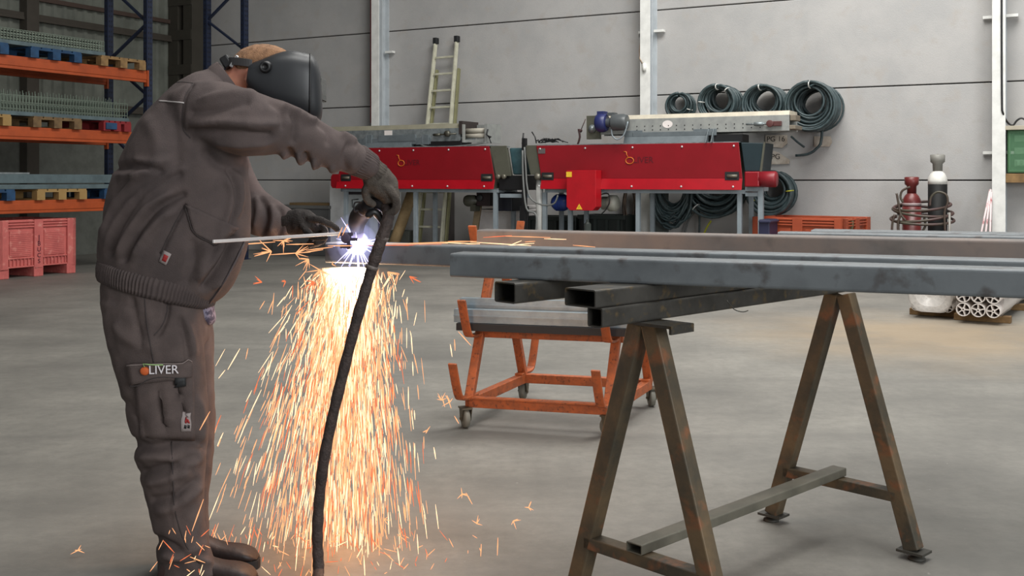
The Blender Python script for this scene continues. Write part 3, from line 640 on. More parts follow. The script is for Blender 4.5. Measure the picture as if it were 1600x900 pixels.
# ---------------------------------------------------------------- gas cylinders with hoses
dg = .55
M_maroon = mat('maroon_enamel', rgb(104, 40, 38), .4, c2=rgb(90, 34, 34)); M_cream = mat('white_enamel', rgb(222, 220, 214), .4); M_cblack = mat('black_enamel', rgb(18, 18, 18), .6, spec=.25)
def cyl(x, ytop, rpx, lab, cols_, tall):
    t = wt(x, dg); base = wp(t, dg, 0); r = rpx*base.y/F
    zt = wz(x, ytop, dg)
    root = empty('gas_cylinder', base, lab, 'gas cylinder', 'gas cylinders at the back wall')
    zs = zt-.20; b = MB(); b.lathe(base, [(r*.9, 0), (r, .02), (r, zs-.16)], 28); obj('body', b, cols_[0], root)
    if not tall:
        b = MB(); b.lathe(base+Z3*(zs-.15), [(r*1.01, 0), (r*1.01, .03), (r*.97, .05), (r*.90, .052)], 28); obj('band', b, mat('white_maroon_band', rgb(196, 176, 176), .5), root)
    b = MB(); b.lathe(base+Z3*(zs-.16), [(r*1.005, 0), (r*1.005, .05), (r*.93, .09), (r*.75, .13), (r*.45, .165), (r*.35, .18)], 28); obj('shoulder', b, cols_[1], root)
    b = MB(); b.lathe(base+Z3*(zs), [(r*.5, 0), (r*.52, .09), (r*.75, .115), (r*.78, .2), (r*.62, .205), (r*.55, .14), (0, .135)], 20); obj('valve_guard', b, cols_[2], root)
    b = MB(); b.lathe(base+Z3*(zs+.13), [(.02, 0), (.02, .05), (.035, .055), (.035, .075), (0, .08)], 10); obj('valve', b, mat('brass', rgb(120, 110, 90), .4, .6), root)
    return root
cyl(1424.5, 277, 14, 'maroon gas cylinder with white shoulder band, shorter of the two', (M_maroon, M_maroon, M_maroon), 0)
cyl(1465, 242, 14.3, 'tall black gas cylinder with white shoulder beside the maroon one', (M_cblack, M_cream, mat('grey_guard', rgb(128, 126, 120), .5)), 1)
M_ghose = mat('welding_hose', rgb(70, 66, 54), .5, c2=rgb(74, 46, 46), scale=3)
root = empty('gas_hose', wp(wt(1440, dg), dg+.15, wz(1440, 363, dg)), 'coiled welding hoses looped around the two gas cylinders', 'hose')
random.seed(21)
for k, (zc, ry, tilt) in enumerate(((wz(1440, 322, dg), .10, .02), (wz(1440, 330, dg), .12, -.03), (wz(1440, 338, dg), .13, .04), (wz(1440, 343, dg), .14, -.01))):
    tcn = wt(1441, dg); Rr = .33+.012*k
    q = [wp(tcn+Rr*math.cos(a), dg+.02+(Rr*.72)*math.sin(a), zc-.05*math.sin(a)+tilt*math.cos(a)) for a in [2*PI*i/28 for i in range(28)]]
    b = MB(); b.tube(q, .017, 7, closed=True); obj('loop', b, M_ghose, root)
for pts in ([(1453, 322), (1455, 308), (1465, 300), (1478, 304), (1481, 316), (1476, 332), (1477, 364)], [(1401, 302), (1404, 318), (1407, 334), (1416, 345)], [(1422, 292), (1410, 298), (1407, 308), (1411, 316)], [(1398, 335), (1394, 352), (1394, 380)], [(1408, 335), (1403, 350), (1405, 380)], [(1444, 340), (1446, 352), (1441, 362)]):
    b = MB(); b.tube(catmull([tuple(wp(wt(x, dg+.25), dg+.25, wz(x, y, dg+.25))) for x, y in pts], 4), .014, 6); obj('loop', b, M_ghose, root)
# trolley frame of the cylinders
root = empty('cylinder_trolley', wp(wt(1443, .6), .6, 0), 'low trolley holding the maroon and black gas cylinders', 'trolley')
b = MB(); b.wbox(wt(1400, dg), wt(1486, dg), dg-.2, dg+.2, .0, .035); obj('platform', b, M_dark, root)
for xx in (1403, 1483):
    b = MB(); b.tube([wp(wt(xx, dg+.2), dg+.16, .03), wp(wt(xx, dg+.2), dg+.16, .85)], .016, 8); obj('upright', b, mat('pale_trolley_tube', rgb(150, 146, 140), .5, .3), root)
# ---------------------------------------------------------------- pallet bins (shared builder)
def pallet_bin(name, root, c, ax, ay, L, W, H, m, textm=None, lettering=None):
    """c: floor centre; ax: long axis, ay: outward axis of the shown face"""
    def B(b, a0, a1, y0, y1, z0, z1): return b.box(c+ax*((a0+a1)/2)+ay*((y0+y1)/2)+Z3*((z0+z1)/2), (abs(a1-a0), abs(y1-y0), abs(z1-z0)), (ax, ay, Z3))
    for sx, sy, l, name_ in ((0, 1, L, 'side_wall'), (0, -1, L, 'side_wall'), (1, 0, W, 'end_wall'), (-1, 0, W, 'end_wall')):
        b = MB(); X_, Y_ = (ax, ay*sy) if sy else (ay, ax*sx); off = W/2 if sy else L/2
        def Q(a0, a1, y0, y1, z0, z1): b.box(c+X_*((a0+a1)/2)+Y_*(off+(y0+y1)/2)+Z3*((z0+z1)/2), (abs(a1-a0), abs(y1-y0), abs(z1-z0)), (X_, Y_, Z3))
        Q(-l/2, l/2, -.045, -.03, .13, H)                      # back sheet
        Q(-l/2, -l/2+.13, -.03, 0, .10, H); Q(l/2-.13, l/2, -.03, 0, .10, H); Q(-.065, .065, -.03, 0, .10, H)
        for g in (-1, 1):
            g0, g1 = (.065, l/2-.13) if g > 0 else (-l/2+.13, -.065)
            for k in range(3): Q(g0, g1, -.03, -.004, H-.03-k*.035, H-.012-k*.035)
            Q(g0, g1, -.03, -.008, .24, .255); Q(g0, g1, -.03, -.006, .13, .15); Q(g0+.03, g1-.03, -.03, -.018, .27, H-.14)
            for k in range(12): Q(g0+.04, g1-.04, -.018, -.013, .29+k*(H-.45)/12, .30+k*(H-.45)/12)
            for k in range(7):
                gg = g0+(g1-g0)*(k+.5)/7; Q(gg-.006, gg+.006, -.03, -.010, .15, .24)
        obj(name_, b, m, root, bevel=.004, bseg=1)
    b = MB(); B(b, -L/2+.04, L/2-.04, -W/2+.04, W/2-.04, .13, .15); obj('bottom', b, m, root)
    for a_ in (-L/2+.07, 0, L/2-.07):
        b = MB(); B(b, a_-.07, a_+.07, -W/2, W/2, 0, .13); obj('skid', b, m, root, bevel=.01)
    if lettering:
        for i, ch in enumerate(lettering):
            text('letter', ch, c+ay*(W/2+.004)+Z3*(H-.24-.075*i), .08 if i else .10, ax, Z3, textm, root)
M_pink = mat('faded_red_plastic', rgb(198, 104, 98), .55, c2=rgb(182, 92, 88), scale=5, c3=rgb(208, 132, 122))
AX = Vector((.4695, .8829, 0)); AY = Vector((.8829, -.4695, 0))
cb = rp((rs(5)+rs(117))/2+.02, .50, 0); cb.z = 0
r1 = empty('pallet_bin', cb, 'faded red plastic pallet bin with dark lettering on the floor under the rack', 'pallet bin', 'faded red pallet bins')
pallet_bin('pallet_bin', r1, cb, AX, AY, 1.14, 1.0, .735, M_pink, mat('purple_ink', rgb(70, 16, 40), .7), 'JBUCS')
cb2 = cb-AX*1.18+AY*.02
r2 = empty('pallet_bin', cb2, 'faded red plastic pallet bin cut by the left edge of the photo', 'pallet bin', 'faded red pallet bins')
pallet_bin('pallet_bin', r2, cb2, AX, AY, 1.14, 1.0, .735, M_pink)
M_orangebin = mat('orange_plastic', rgb(166, 76, 46), .55, c2=rgb(150, 66, 40))
a2 = (WU*1.0+WN*.18).normalized(); y2 = Vector((a2.y, -a2.x, 0)); 
if y2.dot(WN) < 0: y2 = -y2
dq = 1.30; pc = wp(wt(1322, dq), dq, 0); H_ = wz(1322, 342, dq)
cb3 = pc-a2*.62-y2*.45
r3 = empty('pallet_bin', cb3, 'orange plastic pallet bin on the floor by the back wall', 'pallet bin')
pallet_bin('pallet_bin', r3, cb3, a2, y2, 1.2, .9, H_, M_orangebin)
b = MB(); b.wbox(wt(1187, 1.5), wt(1204, 1.5), 1.15, 1.55, 0, wz(1195, 343, 1.5)); b.wbox(wt(1186, 1.55), wt(1205, 1.55), 1.15, 1.58, wz(1195, 348, 1.5), wz(1195, 344, 1.5)); obj('navy_crate', b, mat('navy_plastic', rgb(36, 38, 66), .5), bevel=.01, label='navy plastic crate tucked left of the orange bin', cat='crate')
b = MB(); b.tube(catmull([tuple(wp(wt(x, 1.0), 1.0, wz(x, y, 1.0))) for x, y in ((1289, 345), (1294, 353), (1303, 360), (1318, 362), (1329, 360), (1331, 346), (1325, 345), (1325, 362))], 4), .022, 7)
obj('strap', b, mat('olive_strap', rgb(104, 92, 64), .7), label='olive hose piece lying in the orange bin', cat='strap')
# ---------------------------------------------------------------- odds and ends below the machines
# cardboard tube, white cabinet, door-like cabinet, black crates, dark box with plank
A = wp(wt(646, .8), .8, wz(646, 296, .8)); Bq = wp(wt(606, 1.0), 1.0, 0); b = MB(); b.tube([A, A.lerp(Bq, .985)], .085, 20); obj('cardboard_tube', b, mat('cardboard', rgb(150, 128, 92), .8, c2=rgb(128, 106, 74)), label='long cardboard tube leaning behind the left red machine', cat='tube')
b = MB(); b.wbox(wt(604, .5), wt(642, .5), .3, .55, 0, wz(620, 360, .5)); obj('grey_box', b, mat('grey_green_box', rgb(96, 100, 92), .7), bevel=.01, label='low grey box behind the leaning cardboard tube', cat='box')
root = empty('white_cabinet', wp(wt(560, .6), .4, 0), 'white sheet cabinet with dark framed door behind the cutting torch', 'cabinet')
ta, tb = wt(515, .66), wt(597, .66)
b = MB(); b.wbox(ta, tb, .12, .66, 0, wz(550, 284, .66)); obj('body', b, mat('white_sheet', rgb(222, 224, 224), .5), root, bevel=.006)
b = MB(); x0, x1 = wt(540, .66), wt(596, .66); z1 = wz(550, 299, .66)
b.wbox(x0, x0+.05, .66, .68, .05, z1); b.wbox(x1-.05, x1, .66, .68, .05, z1); b.wbox(x0, x1, .66, .68, z1-.05, z1); obj('door_frame', b, mat('dark_door_trim', rgb(56, 54, 60), .5), root)
b = MB(); b.wbox(x0+.05, x1-.05, .66, .668, .05, z1-.05); obj('door', b, mat('pale_door', rgb(196, 204, 206), .4), root)
b = MB(); hx = wt(555, .68); hz = wz(555, 317, .68); b.tube([wp(hx+.06, .67, hz+.06), wp(hx-.04, .71, hz+.05), wp(hx-.03, .71, hz-.07), wp(hx+.06, .67, hz-.06)], .008, 6); obj('handle', b, M_dark, root)
root = empty('dark_chest', wp(wt(475, .6), .4, 0), 'dark grey chest by the wall behind the left arm', 'chest')
b = MB(); b.wbox(wt(425, .7), wt(514, .7), .15, .7, 0, wz(470, 326, .7)); obj('body', b, mat('chest_grey', rgb(86, 86, 86), .7), root, bevel=.01)
b = MB(); b.wbox(wt(424, .7), wt(515, .7), .13, .72, wz(470, 326, .7), wz(470, 321, .7)); obj('lid', b, mat('chest_lid_grey', rgb(100, 100, 98), .6), root, bevel=.006)
b = MB(); b.wbox(wt(446, .7), wt(510, .7), .3, .6, wz(470, 321, .7), wz(470, 317, .7)); obj('plank', b, mat('old_plank', rgb(120, 98, 66), .8), label='wooden plank lying on the dark grey chest', cat='plank', bevel=.003)
root = empty('white_chest', wp(wt(785, .8), .5, 0), 'white chest with two ridges behind the gap between the machines', 'chest')
b = MB(); ta, tb = wt(740, .62), wt(812, .62); b.wbox(ta, tb, .1, .62, 0, wz(780, 331, .62)); obj('body', b, mat('chest_white', rgb(204, 200, 198), .5), root, bevel=.01)
b = MB(); b.wbox(ta-.02, tb+.02, .1, .64, wz(780, 331, .62), wz(780, 327.5, .62)); b.wbox(ta-.02, tb+.02, .1, .65, wz(780, 326, .62), wz(780, 321, .62)); obj('lid', b, mat('chest_white_lid', rgb(214, 210, 208), .4), root, bevel=.01)
# machine drive under machine 1 (black and red block with motor)
b = MB(); b.wbox(wt(744, 1.1), wt(766, 1.1), .75, 1.1, wz(755, 322, 1.1), wz(755, 297, 1.1)); obj('drive_block', b, mat('black_red_block', rgb(30, 14, 16), .5), m1, bevel=.01)
b = MB(); b.wbox(wt(777, 1.1), wt(800, 1.1), .75, 1.1, wz(790, 330, 1.1), wz(790, 300, 1.1)); obj('drive_block', b, mat('navy_black_block', rgb(14, 18, 30), .5), m1, bevel=.01)
b = MB(); b.lathe(wp(wt(722, 1.15), 1.05, wz(735, 314, 1.15)), [(0, 0), (.07, .0), (.085, .03), (.085, .16), (.05, .18), (.05, .24)], 20, WU); b.wbox(wt(733, 1.15), wt(741, 1.15), .98, 1.12, wz(735, 330, 1.1), wz(735, 320, 1.1)); obj('motor', b, mat('olive_black_motor', rgb(62, 62, 52), .5), m1)
b = MB(); b.lathe(wp(wt(750, 1.1), 1.1, wz(750, 309, 1.1)), [(0, 0), (.05, 0), (.05, .02), (.03, .03), (0, .03)], 16, WN); obj('shaft_cap', b, M_dark, m1)
b = MB(); A = wp(wt(748, .9), .9, wz(748, 320, .9)); B2 = wp(wt(735, 1.0), 1.0, 0.01); b.bar(A, B2, .10, .04, WN); obj('timber_prop', b, mat('grey_timber', rgb(124, 108, 84), .8), label='grey timber leaning below the left machine motor', cat='timber', bevel=.004)
# black crates behind right machine
for (xa, xb, yt, lab) in ((818, 900, 338, 'black plastic crate under the right machine, left of two'), (904, 976, 336, 'black plastic crate under the right machine, right of two')):
    root = empty('black_crate', wp((wt(xa, .6)+wt(xb, .6))/2, .4, 0), lab, 'crate', 'black crates under the right machine')
    ta, tb, zt_ = wt(xa, .64), wt(xb, .64), wz((xa+xb)/2, yt, .64)
    b = MB(); b.wbox(ta, tb, .1, .14, 0, zt_).wbox(ta, tb, .60, .64, 0, zt_).wbox(ta, ta+.04, .1, .64, 0, zt_).wbox(tb-.04, tb, .1, .64, 0, zt_).wbox(ta, tb, .1, .64, 0, .04)
    obj('body', b, mat('greenish_black', rgb(24, 32, 30), .5), root, bevel=.008)
    b = MB(); b.wbox(ta-.01, tb+.01, .62, .67, zt_-.06, zt_); obj('rim', b, mat('greenish_black_rim', rgb(34, 44, 42), .5), root, bevel=.006)
    for k in range(4):
        b = MB(); tt = ta+(tb-ta)*(k+.5)/4; b.wbox(tt-.02, tt+.02, .64, .665, 0, zt_-.06); obj('rib', b, MATS['greenish_black_rim'], root)
b = MB(); b.tube([wp(wt(919, 1.0), 1.02, .0), wp(wt(919, 1.0), 1.02, wz(919, 350, 1.0))], .05, 14); b.lathe(wp(wt(919, 1.0), 1.02, wz(919, 350, 1.0)), [(.05, 0), (.02, .03), (.02, .06), (0, .065)], 12); obj('clear_bottle', b, mat('cloudy_plastic', rgb(120, 128, 122), .3), label='cloudy plastic bottle standing before the black crates', cat='bottle')
b = MB(); b.box(wp(wt(1028, .7), .7, .23), (.18, .14, .46), (WU, WN, Z3)); b.box(wp(wt(1028, .7), .7, .49), (.10, .10, .06), (WU, WN, Z3)); obj('pale_pink_block', b, mat('pale_pink', rgb(196, 158, 150), .7), bevel=.03, label='pale pink block standing on the floor behind the machine leg', cat='block')
b = MB(); b.wbox(wt(1016, .4), wt(1044, .4), .38, .41, 0, wz(1030, 300, .4)); obj('tall_board', b, mat('dark_board', rgb(72, 78, 76), .7), label='narrow dark board leaning flat behind the slack hose coil', cat='board')
b = MB(); b.wbox(wt(697, .35), wt(705, .35), .25, .38, 0, wz(700, 296, .3)); obj('dark_post', b, mat('dark_post_paint', rgb(74, 68, 66), .6), label='dark upright post just right of the ladder foot', cat='post')
b = MB(); b.tube([wp(wt(707, .05), .05, wz(707, 297, .05)), wp(wt(707.5, .05), .05, wz(707, 332, .05))], .010, 6); b.tube([wp(wt(704, .05), .05, wz(707, 334, .05)), wp(wt(708, .05), .05, wz(707, 336, .05)), wp(wt(709, .05), .05, wz(707, 331, .05))], .012, 6); obj('wall_hook', b, mat('dark_red_hook', rgb(96, 34, 40), .5), label='dark red hook rod on the wall right of the ladder', cat='hook')

# ---------------------------------------------------------------- pallet racking on the left
def rack_frame(root, org, ax_, ay_, a_w, zt_, nodes, m, lower=None):
    """org front upright, ay_ direction to the rear upright"""
    for q in (0, a_w):
        b = MB(); c = org+ay_*q
        b.box(c+Z3*zt_/2, (.09, .012, zt_), (ax_, ay_, Z3)) if False else None
        b.box(c+ay_*(-.035)+Z3*zt_/2, (.10, .006, zt_), (ax_, ay_, Z3)); b.box(c+ax_*.05+Z3*zt_/2, (.006, .07, zt_), (ax_, ay_, Z3)); b.box(c-ax_*.05+Z3*zt_/2, (.006, .07, zt_), (ax_, ay_, Z3)); b.box(c+ay_*.035+Z3*zt_/2, (.10, .006, zt_), (ax_, ay_, Z3))
        u = obj('upright', b, m, root)
        b = MB()
        for k in range(int(zt_/.075)):
            for sx_ in (-.02, .02): b.box(c-ay_*.039+ax_*sx_+Z3*(.05+k*.075), (.014, .003, .03), (ax_, ay_, Z3))
            b.box(c-ax_*.054+Z3*(.05+k*.075), (.003, .014, .03), (ax_, ay_, Z3))
        obj('slots', b, M_black, u)
        b = MB(); b.box(c+Z3*.005, (.15, .14, .01), (ax_, ay_, Z3)); obj('foot_plate', b, m, root)
    for (qa, za), (qb, zb_) in zip(nodes[:-1], nodes[1:]):
        b = MB(); b.bar(org+ay_*(a_w*qa)+Z3*za, org+ay_*(a_w*qb)+Z3*zb_, .03, .045, ax_); obj('brace', b, m, root)
ZR = lambda y, s=0.0, a=0.0: EYE-(y-280)/F*rp(s, a, 0).y
rr = empty('pallet_rack', rp(0, 0, 0), 'blue and orange pallet rack along the dark left wall', 'rack')
nodes = [(0, .25), (1, .8), (0, 1.35), (1, 1.95), (0, 2.45), (1, 3.0), (0, 3.50), (1, 4.1), (0, 4.7)]
rack_frame(rr, rp(0, 0, 0), AX, Vector((-.8829, .4695, 0)), .80, 5.2, nodes, M_blue_rack)
rack_frame(rr, rp(2.82, 0, 0), AX, Vector((-.8829, .4695, 0)), .80, 5.2, nodes, M_blue_rack)
zb1, zb2_, zb3 = ZR(112), ZR(208), ZR(309)
for z_ in (zb1, zb2_, zb3):
    for a in (-.02, .80):
        b = MB(); b.rbox(.05, 2.77, a-.025, a+.025, z_-.165, z_); b.rbox(.05, 2.77, a-.035, a-.025, z_-.125, z_-.04); o_ = obj('beam', b, M_orange_rack, rr, bevel=.006)
        b = MB(); b.rbox(.04, .07, a-.045, a+.02, z_-.22, z_+.01); b.rbox(2.75, 2.78, a-.045, a+.02, z_-.22, z_+.01); obj('end_bracket', b, M_orange_rack, o_)
rf2 = Vector((-.2533*16.5, 16.5, 0))
rr2 = empty('rack_frame', rf2, 'lone blue rack end frame standing behind the worker', 'rack')
zz = lambda y: EYE-(y-280)/F*16.5
nodes2 = [(0, zz(78)-1.12), (1, zz(78)-.56), (0, zz(78)), (1, zz(27)), (0, zz(27)+.55), (1, zz(27)+1.1)]
rack_frame(rr2, rf2, AX, Vector((-.8829, .4695, 0)), .78, 5.4, [(0, .2), (1, .65), (0, 1.1), (1, 1.6)]+nodes2, M_blue_rack)
# pallets
M_pblue = mat('pallet_blue', rgb(28, 68, 104), .7, c2=rgb(22, 54, 84)); M_pred = mat('pallet_red', rgb(128, 30, 34), .7); M_pwood2 = mat('pallet_wood_pale', rgb(150, 122, 76), .8, c2=rgb(146, 116, 68), scale=8); M_pbrown = mat('pallet_brown', rgb(116, 92, 60), .8, c2=rgb(90, 70, 46), scale=8)  # pallet colours darkened to carry the shade at the rack
def pallet(s0, s1, z, m, lab, g):
    a0, a1 = -.10, .85; root = empty('pallet', rp((s0+s1)/2, .38, z), lab, 'pallet', g)
    n = 5
    b = MB()
    for k in range(n):
        sa = s0+(s1-s0)*(k)/n; b.rbox(sa+.01, sa+(s1-s0)/n-.012, a0, a1, z+.118, z+.14)
    obj('top_boards', b, m, root)
    for k in range(3):
        sc0 = (s0, (s0+s1)/2-.06, s1-.12)[k]
        for aa in (a0, (a0+a1)/2-.05, a1-.1):
            b = MB(); b.rbox(sc0, sc0+.12, aa, aa+.1, z+.02, z+.10); obj('block', b, m, root)
        b = MB(); b.rbox(sc0, sc0+.12, a0, a1, z, z+.02); obj('bottom_board', b, m, root)
    b = MB()
    for aa in (a0, (a0+a1)/2-.05, a1-.1): b.rbox(s0, s1, aa, aa+.1, z+.10, z+.118)
    obj('stringer', b, m, root)
S = lambda x: rs(x, -.10)
GP = 'pallets on the left rack'
pallet(S(228), S(158), zb1, M_wood, 'bare wood pallet at the far end of the top shelf', GP)
pallet(S(128), S(48), zb1, M_pblue, 'blue pallet in the middle of the top shelf', GP)
pallet(S(14), S(14)+.75, zb1, M_pblue, 'blue pallet on the top shelf at the left photo edge', GP)
pallet(S(205), S(162), zb2_, M_pred, 'red pallet on the middle shelf beside the worker', GP)
pallet(S(128), S(52), zb2_, M_pbrown, 'brown wood pallet in the middle of the middle shelf', GP)
pallet(S(18), S(18)+.7, zb2_, M_pwood2, 'yellowish wood pallet on the middle shelf at the left photo edge', GP)
pallet(S(136), S(58), zb3, M_pwood2, 'yellowish wood pallet on the lowest shelf', GP)
pallet(S(24), S(24)+.7, zb3, M_pblue, 'blue pallet on the lowest shelf at the left photo edge', GP)
pallet(S(215), S(163), zb3, M_pblue, 'blue pallet on the lowest shelf, half hidden by the jacket', GP)
b = MB(); b.rbox(S(178)-.04, S(165), -.12, -.02, zb2_+.02, zb2_+.11); obj('blue_block', b, M_pblue, label='small blue block under the middle shelf load by the red pallet', cat='block', bevel=.005)
# loads
M_load = mat('pale_galvanised_load', rgb(124, 132, 120), .6, .2, c2=rgb(96, 104, 94), scale=22)
M_wire = mat('galvanised_wire', rgb(116, 128, 116), .5, .3)
M_loadd = mat('blue_grey_profiles', rgb(96, 112, 116), .5, .3, c2=rgb(82, 96, 100))
def mesh_load(s0, s1, z0, h, lab, rows, pin, cat='wire panels'):
    root = empty('wire_panel_stack', rp((s0+s1)/2, .4, z0), lab, cat)
    b = MB(); b.rbox(s0, s1, -.05, .85, z0, z0+.035); b.rbox(s0, s1, -.055, -.05, z0, z0+.05); obj('base_sheet', b, M_loadd, root)
    b = MB(); n = int((s1-s0)/.045)
    for k in range(n+1):
        s_ = s0+(s1-s0)*k/n
        for aa in rows:
            b.rbox(s_-.004, s_+.004, aa-.004, aa+.004, z0+.035, z0+h+pin*(k % 2))
            if pin: b.rbox(s_-.004, s_+.03, aa-.004, aa+.004, z0+h*.55, z0+h*.55+.008)
    for aa in rows:
        for zz_ in (.33, .66, .98): b.rbox(s0, s1, aa-.004, aa+.004, z0+h*zz_-.004, z0+h*zz_+.004)
    o_ = obj('wires', b, M_wire, root, kind='stuff')
    return root
ws1 = mesh_load(S(168), S(-30), zb1+.14, .20, 'stack of galvanised wire panels on the top shelf pallets', (-.03, .1, .25, .4, .55, .7), 0)
b = MB()
for k in range(5): b.rbox(S(166), S(-28), -.02+.0, .83, zb1+.18+k*.032, zb1+.198+k*.032)
obj('sheets', b, M_load, ws1)
mesh_load(S(205), S(-30), zb2_+.14, .26, 'wire pin racks standing on grey profiles on the middle shelf', (-.02, .15, .32, .5, .7), .06)
root = empty('profile_pack', rp(1.2, .4, zb3+.14), 'pack of blue grey steel profiles on the lowest shelf', 'steel profiles')
for k in range(4):
    b = MB(); b.rbox(S(215), 2.9, -.08+.22*k, .12+.22*k, zb3+.14, zb3+.20); b.rbox(S(215), 2.9, -.08+.22*k, .12+.22*k, zb3+.215, zb3+.33); obj('profile', b, M_loadd, root, bevel=.006)
b = MB(); b.rbox(S(52), 2.9, -.03, .04, zb3+.333, zb3+.352); obj('flat_bar', b, M_galv, label='single bright flat bar on top of the profile pack', cat='bar')

# ---------------------------------------------------------------- wrapped bundles on the right
M_wrap = mat('clear_wrap', rgb(206, 200, 194), .3, c2=rgb(176, 166, 160), scale=9)
M_ext = mat('white_extrusion', rgb(214, 206, 200), .5); M_brownin = mat('brown_inside', rgb(70, 42, 40), .7)
v_ = Vector((.537, .844, 0)); r_ = Vector((.844, -.537, 0))
def bundle(px_x, px_y, label, wrapped, nx, nz_, rad, ln=2.6, zb=.0):
    Yb = 1.25*F/(px_y-280)*(1-zb/1.25) if zb else 1.25*F/(px_y-280)
    o = Vector(((px_x-800)/F*Yb, Yb, 0)); e = o+v_*.0
    root = empty('tube_bundle', o+v_*ln/2, label, 'bundle', 'wrapped bundles on the floor')
    w2 = nx*rad
    for s_ in (.25, 1.3, 2.3):
        b = MB(); b.box(o+v_*s_+Z3*.03, (.09, 2*w2+.1, .06), (v_, r_, Z3)); obj('batten', b, M_wood, root, bevel=.005)
    cnt = 0
    for i in range(nx):
        for j in range(nz_):
            if wrapped and (i, j) in ((0, nz_-1), (nx-1, nz_-1)): continue
            c = o+r_*((2*i+1)*rad-w2)+Z3*(.06+rad+2*rad*j)
            if wrapped: c = c+v_*(.02+.015*((i*7+j*3) % 3))
            n = 18
            def ring(R_, q): return [c+v_*q+r_*(R_*math.cos(2*PI*k/n))+Z3*(R_*math.sin(2*PI*k/n)) for k in range(n)]
            b = MB(); b.smooth = True; b.ring_loft([ring(rad*.86, ln-.02), ring(rad*.86, 0), ring(rad*.98, 0), ring(rad*.98, ln), ring(rad*.86, ln)], cap=False); b.smooth = False
            for k in range(5):
                a = 2*PI*k/5+.3*i; p0 = c+r_*(rad*.2*math.cos(a))+Z3*(rad*.2*math.sin(a)); p1 = c+r_*(rad*.9*math.cos(a))+Z3*(rad*.9*math.sin(a))
                b.bar(p0+v_*.30, p1+v_*.30, .6, rad*.16, (r_*-math.sin(a)+Z3*math.cos(a)))
            b.smooth = True; b.ring_loft([ring(rad*.12, .3), ring(rad*.12, 0.0), ring(rad*.26, 0.0), ring(rad*.26, .3)], cap=False)
            obj('tube', b, M_ext, root); cnt += 1
            b = MB(); b.add(ring(rad*.86, .12), [tuple(range(n))]); obj('plug', b, M_brownin, root)
    # film around
    b = MB(); b.smooth = True; rings = []
    zc = .06+rad*nz_; hw = w2+.012; hh = rad*nz_+.012
    random.seed(5)
    steps = 14
    for q in range(steps+1):
        s_ = (-.04 if wrapped else .10)+(ln)*q/steps; rg = []
        for k in range(32):
            a = 2*PI*k/32; ca, sa = math.cos(a), math.sin(a); p = 5.0 if not wrapped else 2.6
            rr_ = (abs(ca)**p+abs(sa)**p)**(-1/p)
            jj = 1+.02*math.sin(k*5+q*2.1)+.015*math.sin(k*11+q)
            rg.append(o+v_*s_+r_*(hw*rr_*ca*jj)+Z3*(max(.062, zc+hh*rr_*sa*jj)))
        rings.append(rg)
    b.ring_loft(rings, cap=False)
    fm = MATS.get('film') or bpy.data.materials.new('film'); MATS['film'] = fm; fm.use_nodes = True
    p_ = fm.node_tree.nodes['Principled BSDF']; p_.inputs['Base Color'].default_value = rgb(225, 220, 214); p_.inputs['Roughness'].default_value = .28; p_.inputs['Alpha'].default_value = .42 
    obj('film', b, fm, root)
    if wrapped:
        b = MB(); b.smooth = True
        def er(f, s_): return [o+v_*s_+r_*(hw*f*(abs(math.cos(a))**2.6+abs(math.sin(a))**2.6)**(-1/2.6)*math.cos(a))+Z3*max(.062, zc+hh*f*(abs(math.cos(a))**2.6+abs(math.sin(a))**2.6)**(-1/2.6)*math.sin(a)) for a in [2*PI*k/32 for k in range(32)]]
        b.ring_loft([er(1.0, -.04), er(.9, -.055), er(.5, -.03), er(.12, -.045)], cap=True); obj('end_film', b, fm, root)
    return root
bundle(1455, 498, 'rounded bundle of tubes wrapped over its end in clear film, left of the two', True, 4, 4, .045)
bundle(1528, 507, 'square bundle of white spoked tubes on timber, right of the two', False, 3, 3, .060)
# ---------------------------------------------------------------- orange cart
NL = Vector((-.217, 5.33, 0)); NR = Vector((.468, 5.15, 0)); FL = Vector((.065, 5.98, 0)); FR = Vector((.75, 5.80, 0))
cart = empty('orange_cart', (NL+FR)/2, 'orange wheeled steel rack cart behind the trestle', 'cart')
outn = (NL-FL).normalized(); ca = (NR-NL).normalized()
M_wheel = mat('grey_wheel', rgb(120, 118, 108), .6); M_fork = mat('rusty_zinc', rgb(96, 88, 72), .5, .4)
b = MB(); b.bar(NL+Z3*.125, NR+Z3*.125, .02, .05); obj('base_rail', b, M_orange, cart, bevel=.003)
b = MB(); b.bar(NL+Z3*.15, NR+Z3*.15, .05, .006); obj('base_rail', b, M_orange, cart)
b = MB(); b.bar(FL+Z3*.125, FR+Z3*.125, .045, .05); obj('base_rail', b, M_orange, cart, bevel=.003)
b = MB(); b.bar(NL+Z3*.125, FL+Z3*.125, .045, .05); obj('base_rail', b, M_orange, cart, bevel=.003)
b = MB(); b.bar(NR+Z3*.125, FR+Z3*.125, .045, .05); obj('base_rail', b, M_orange, cart, bevel=.003)
ZA = .93
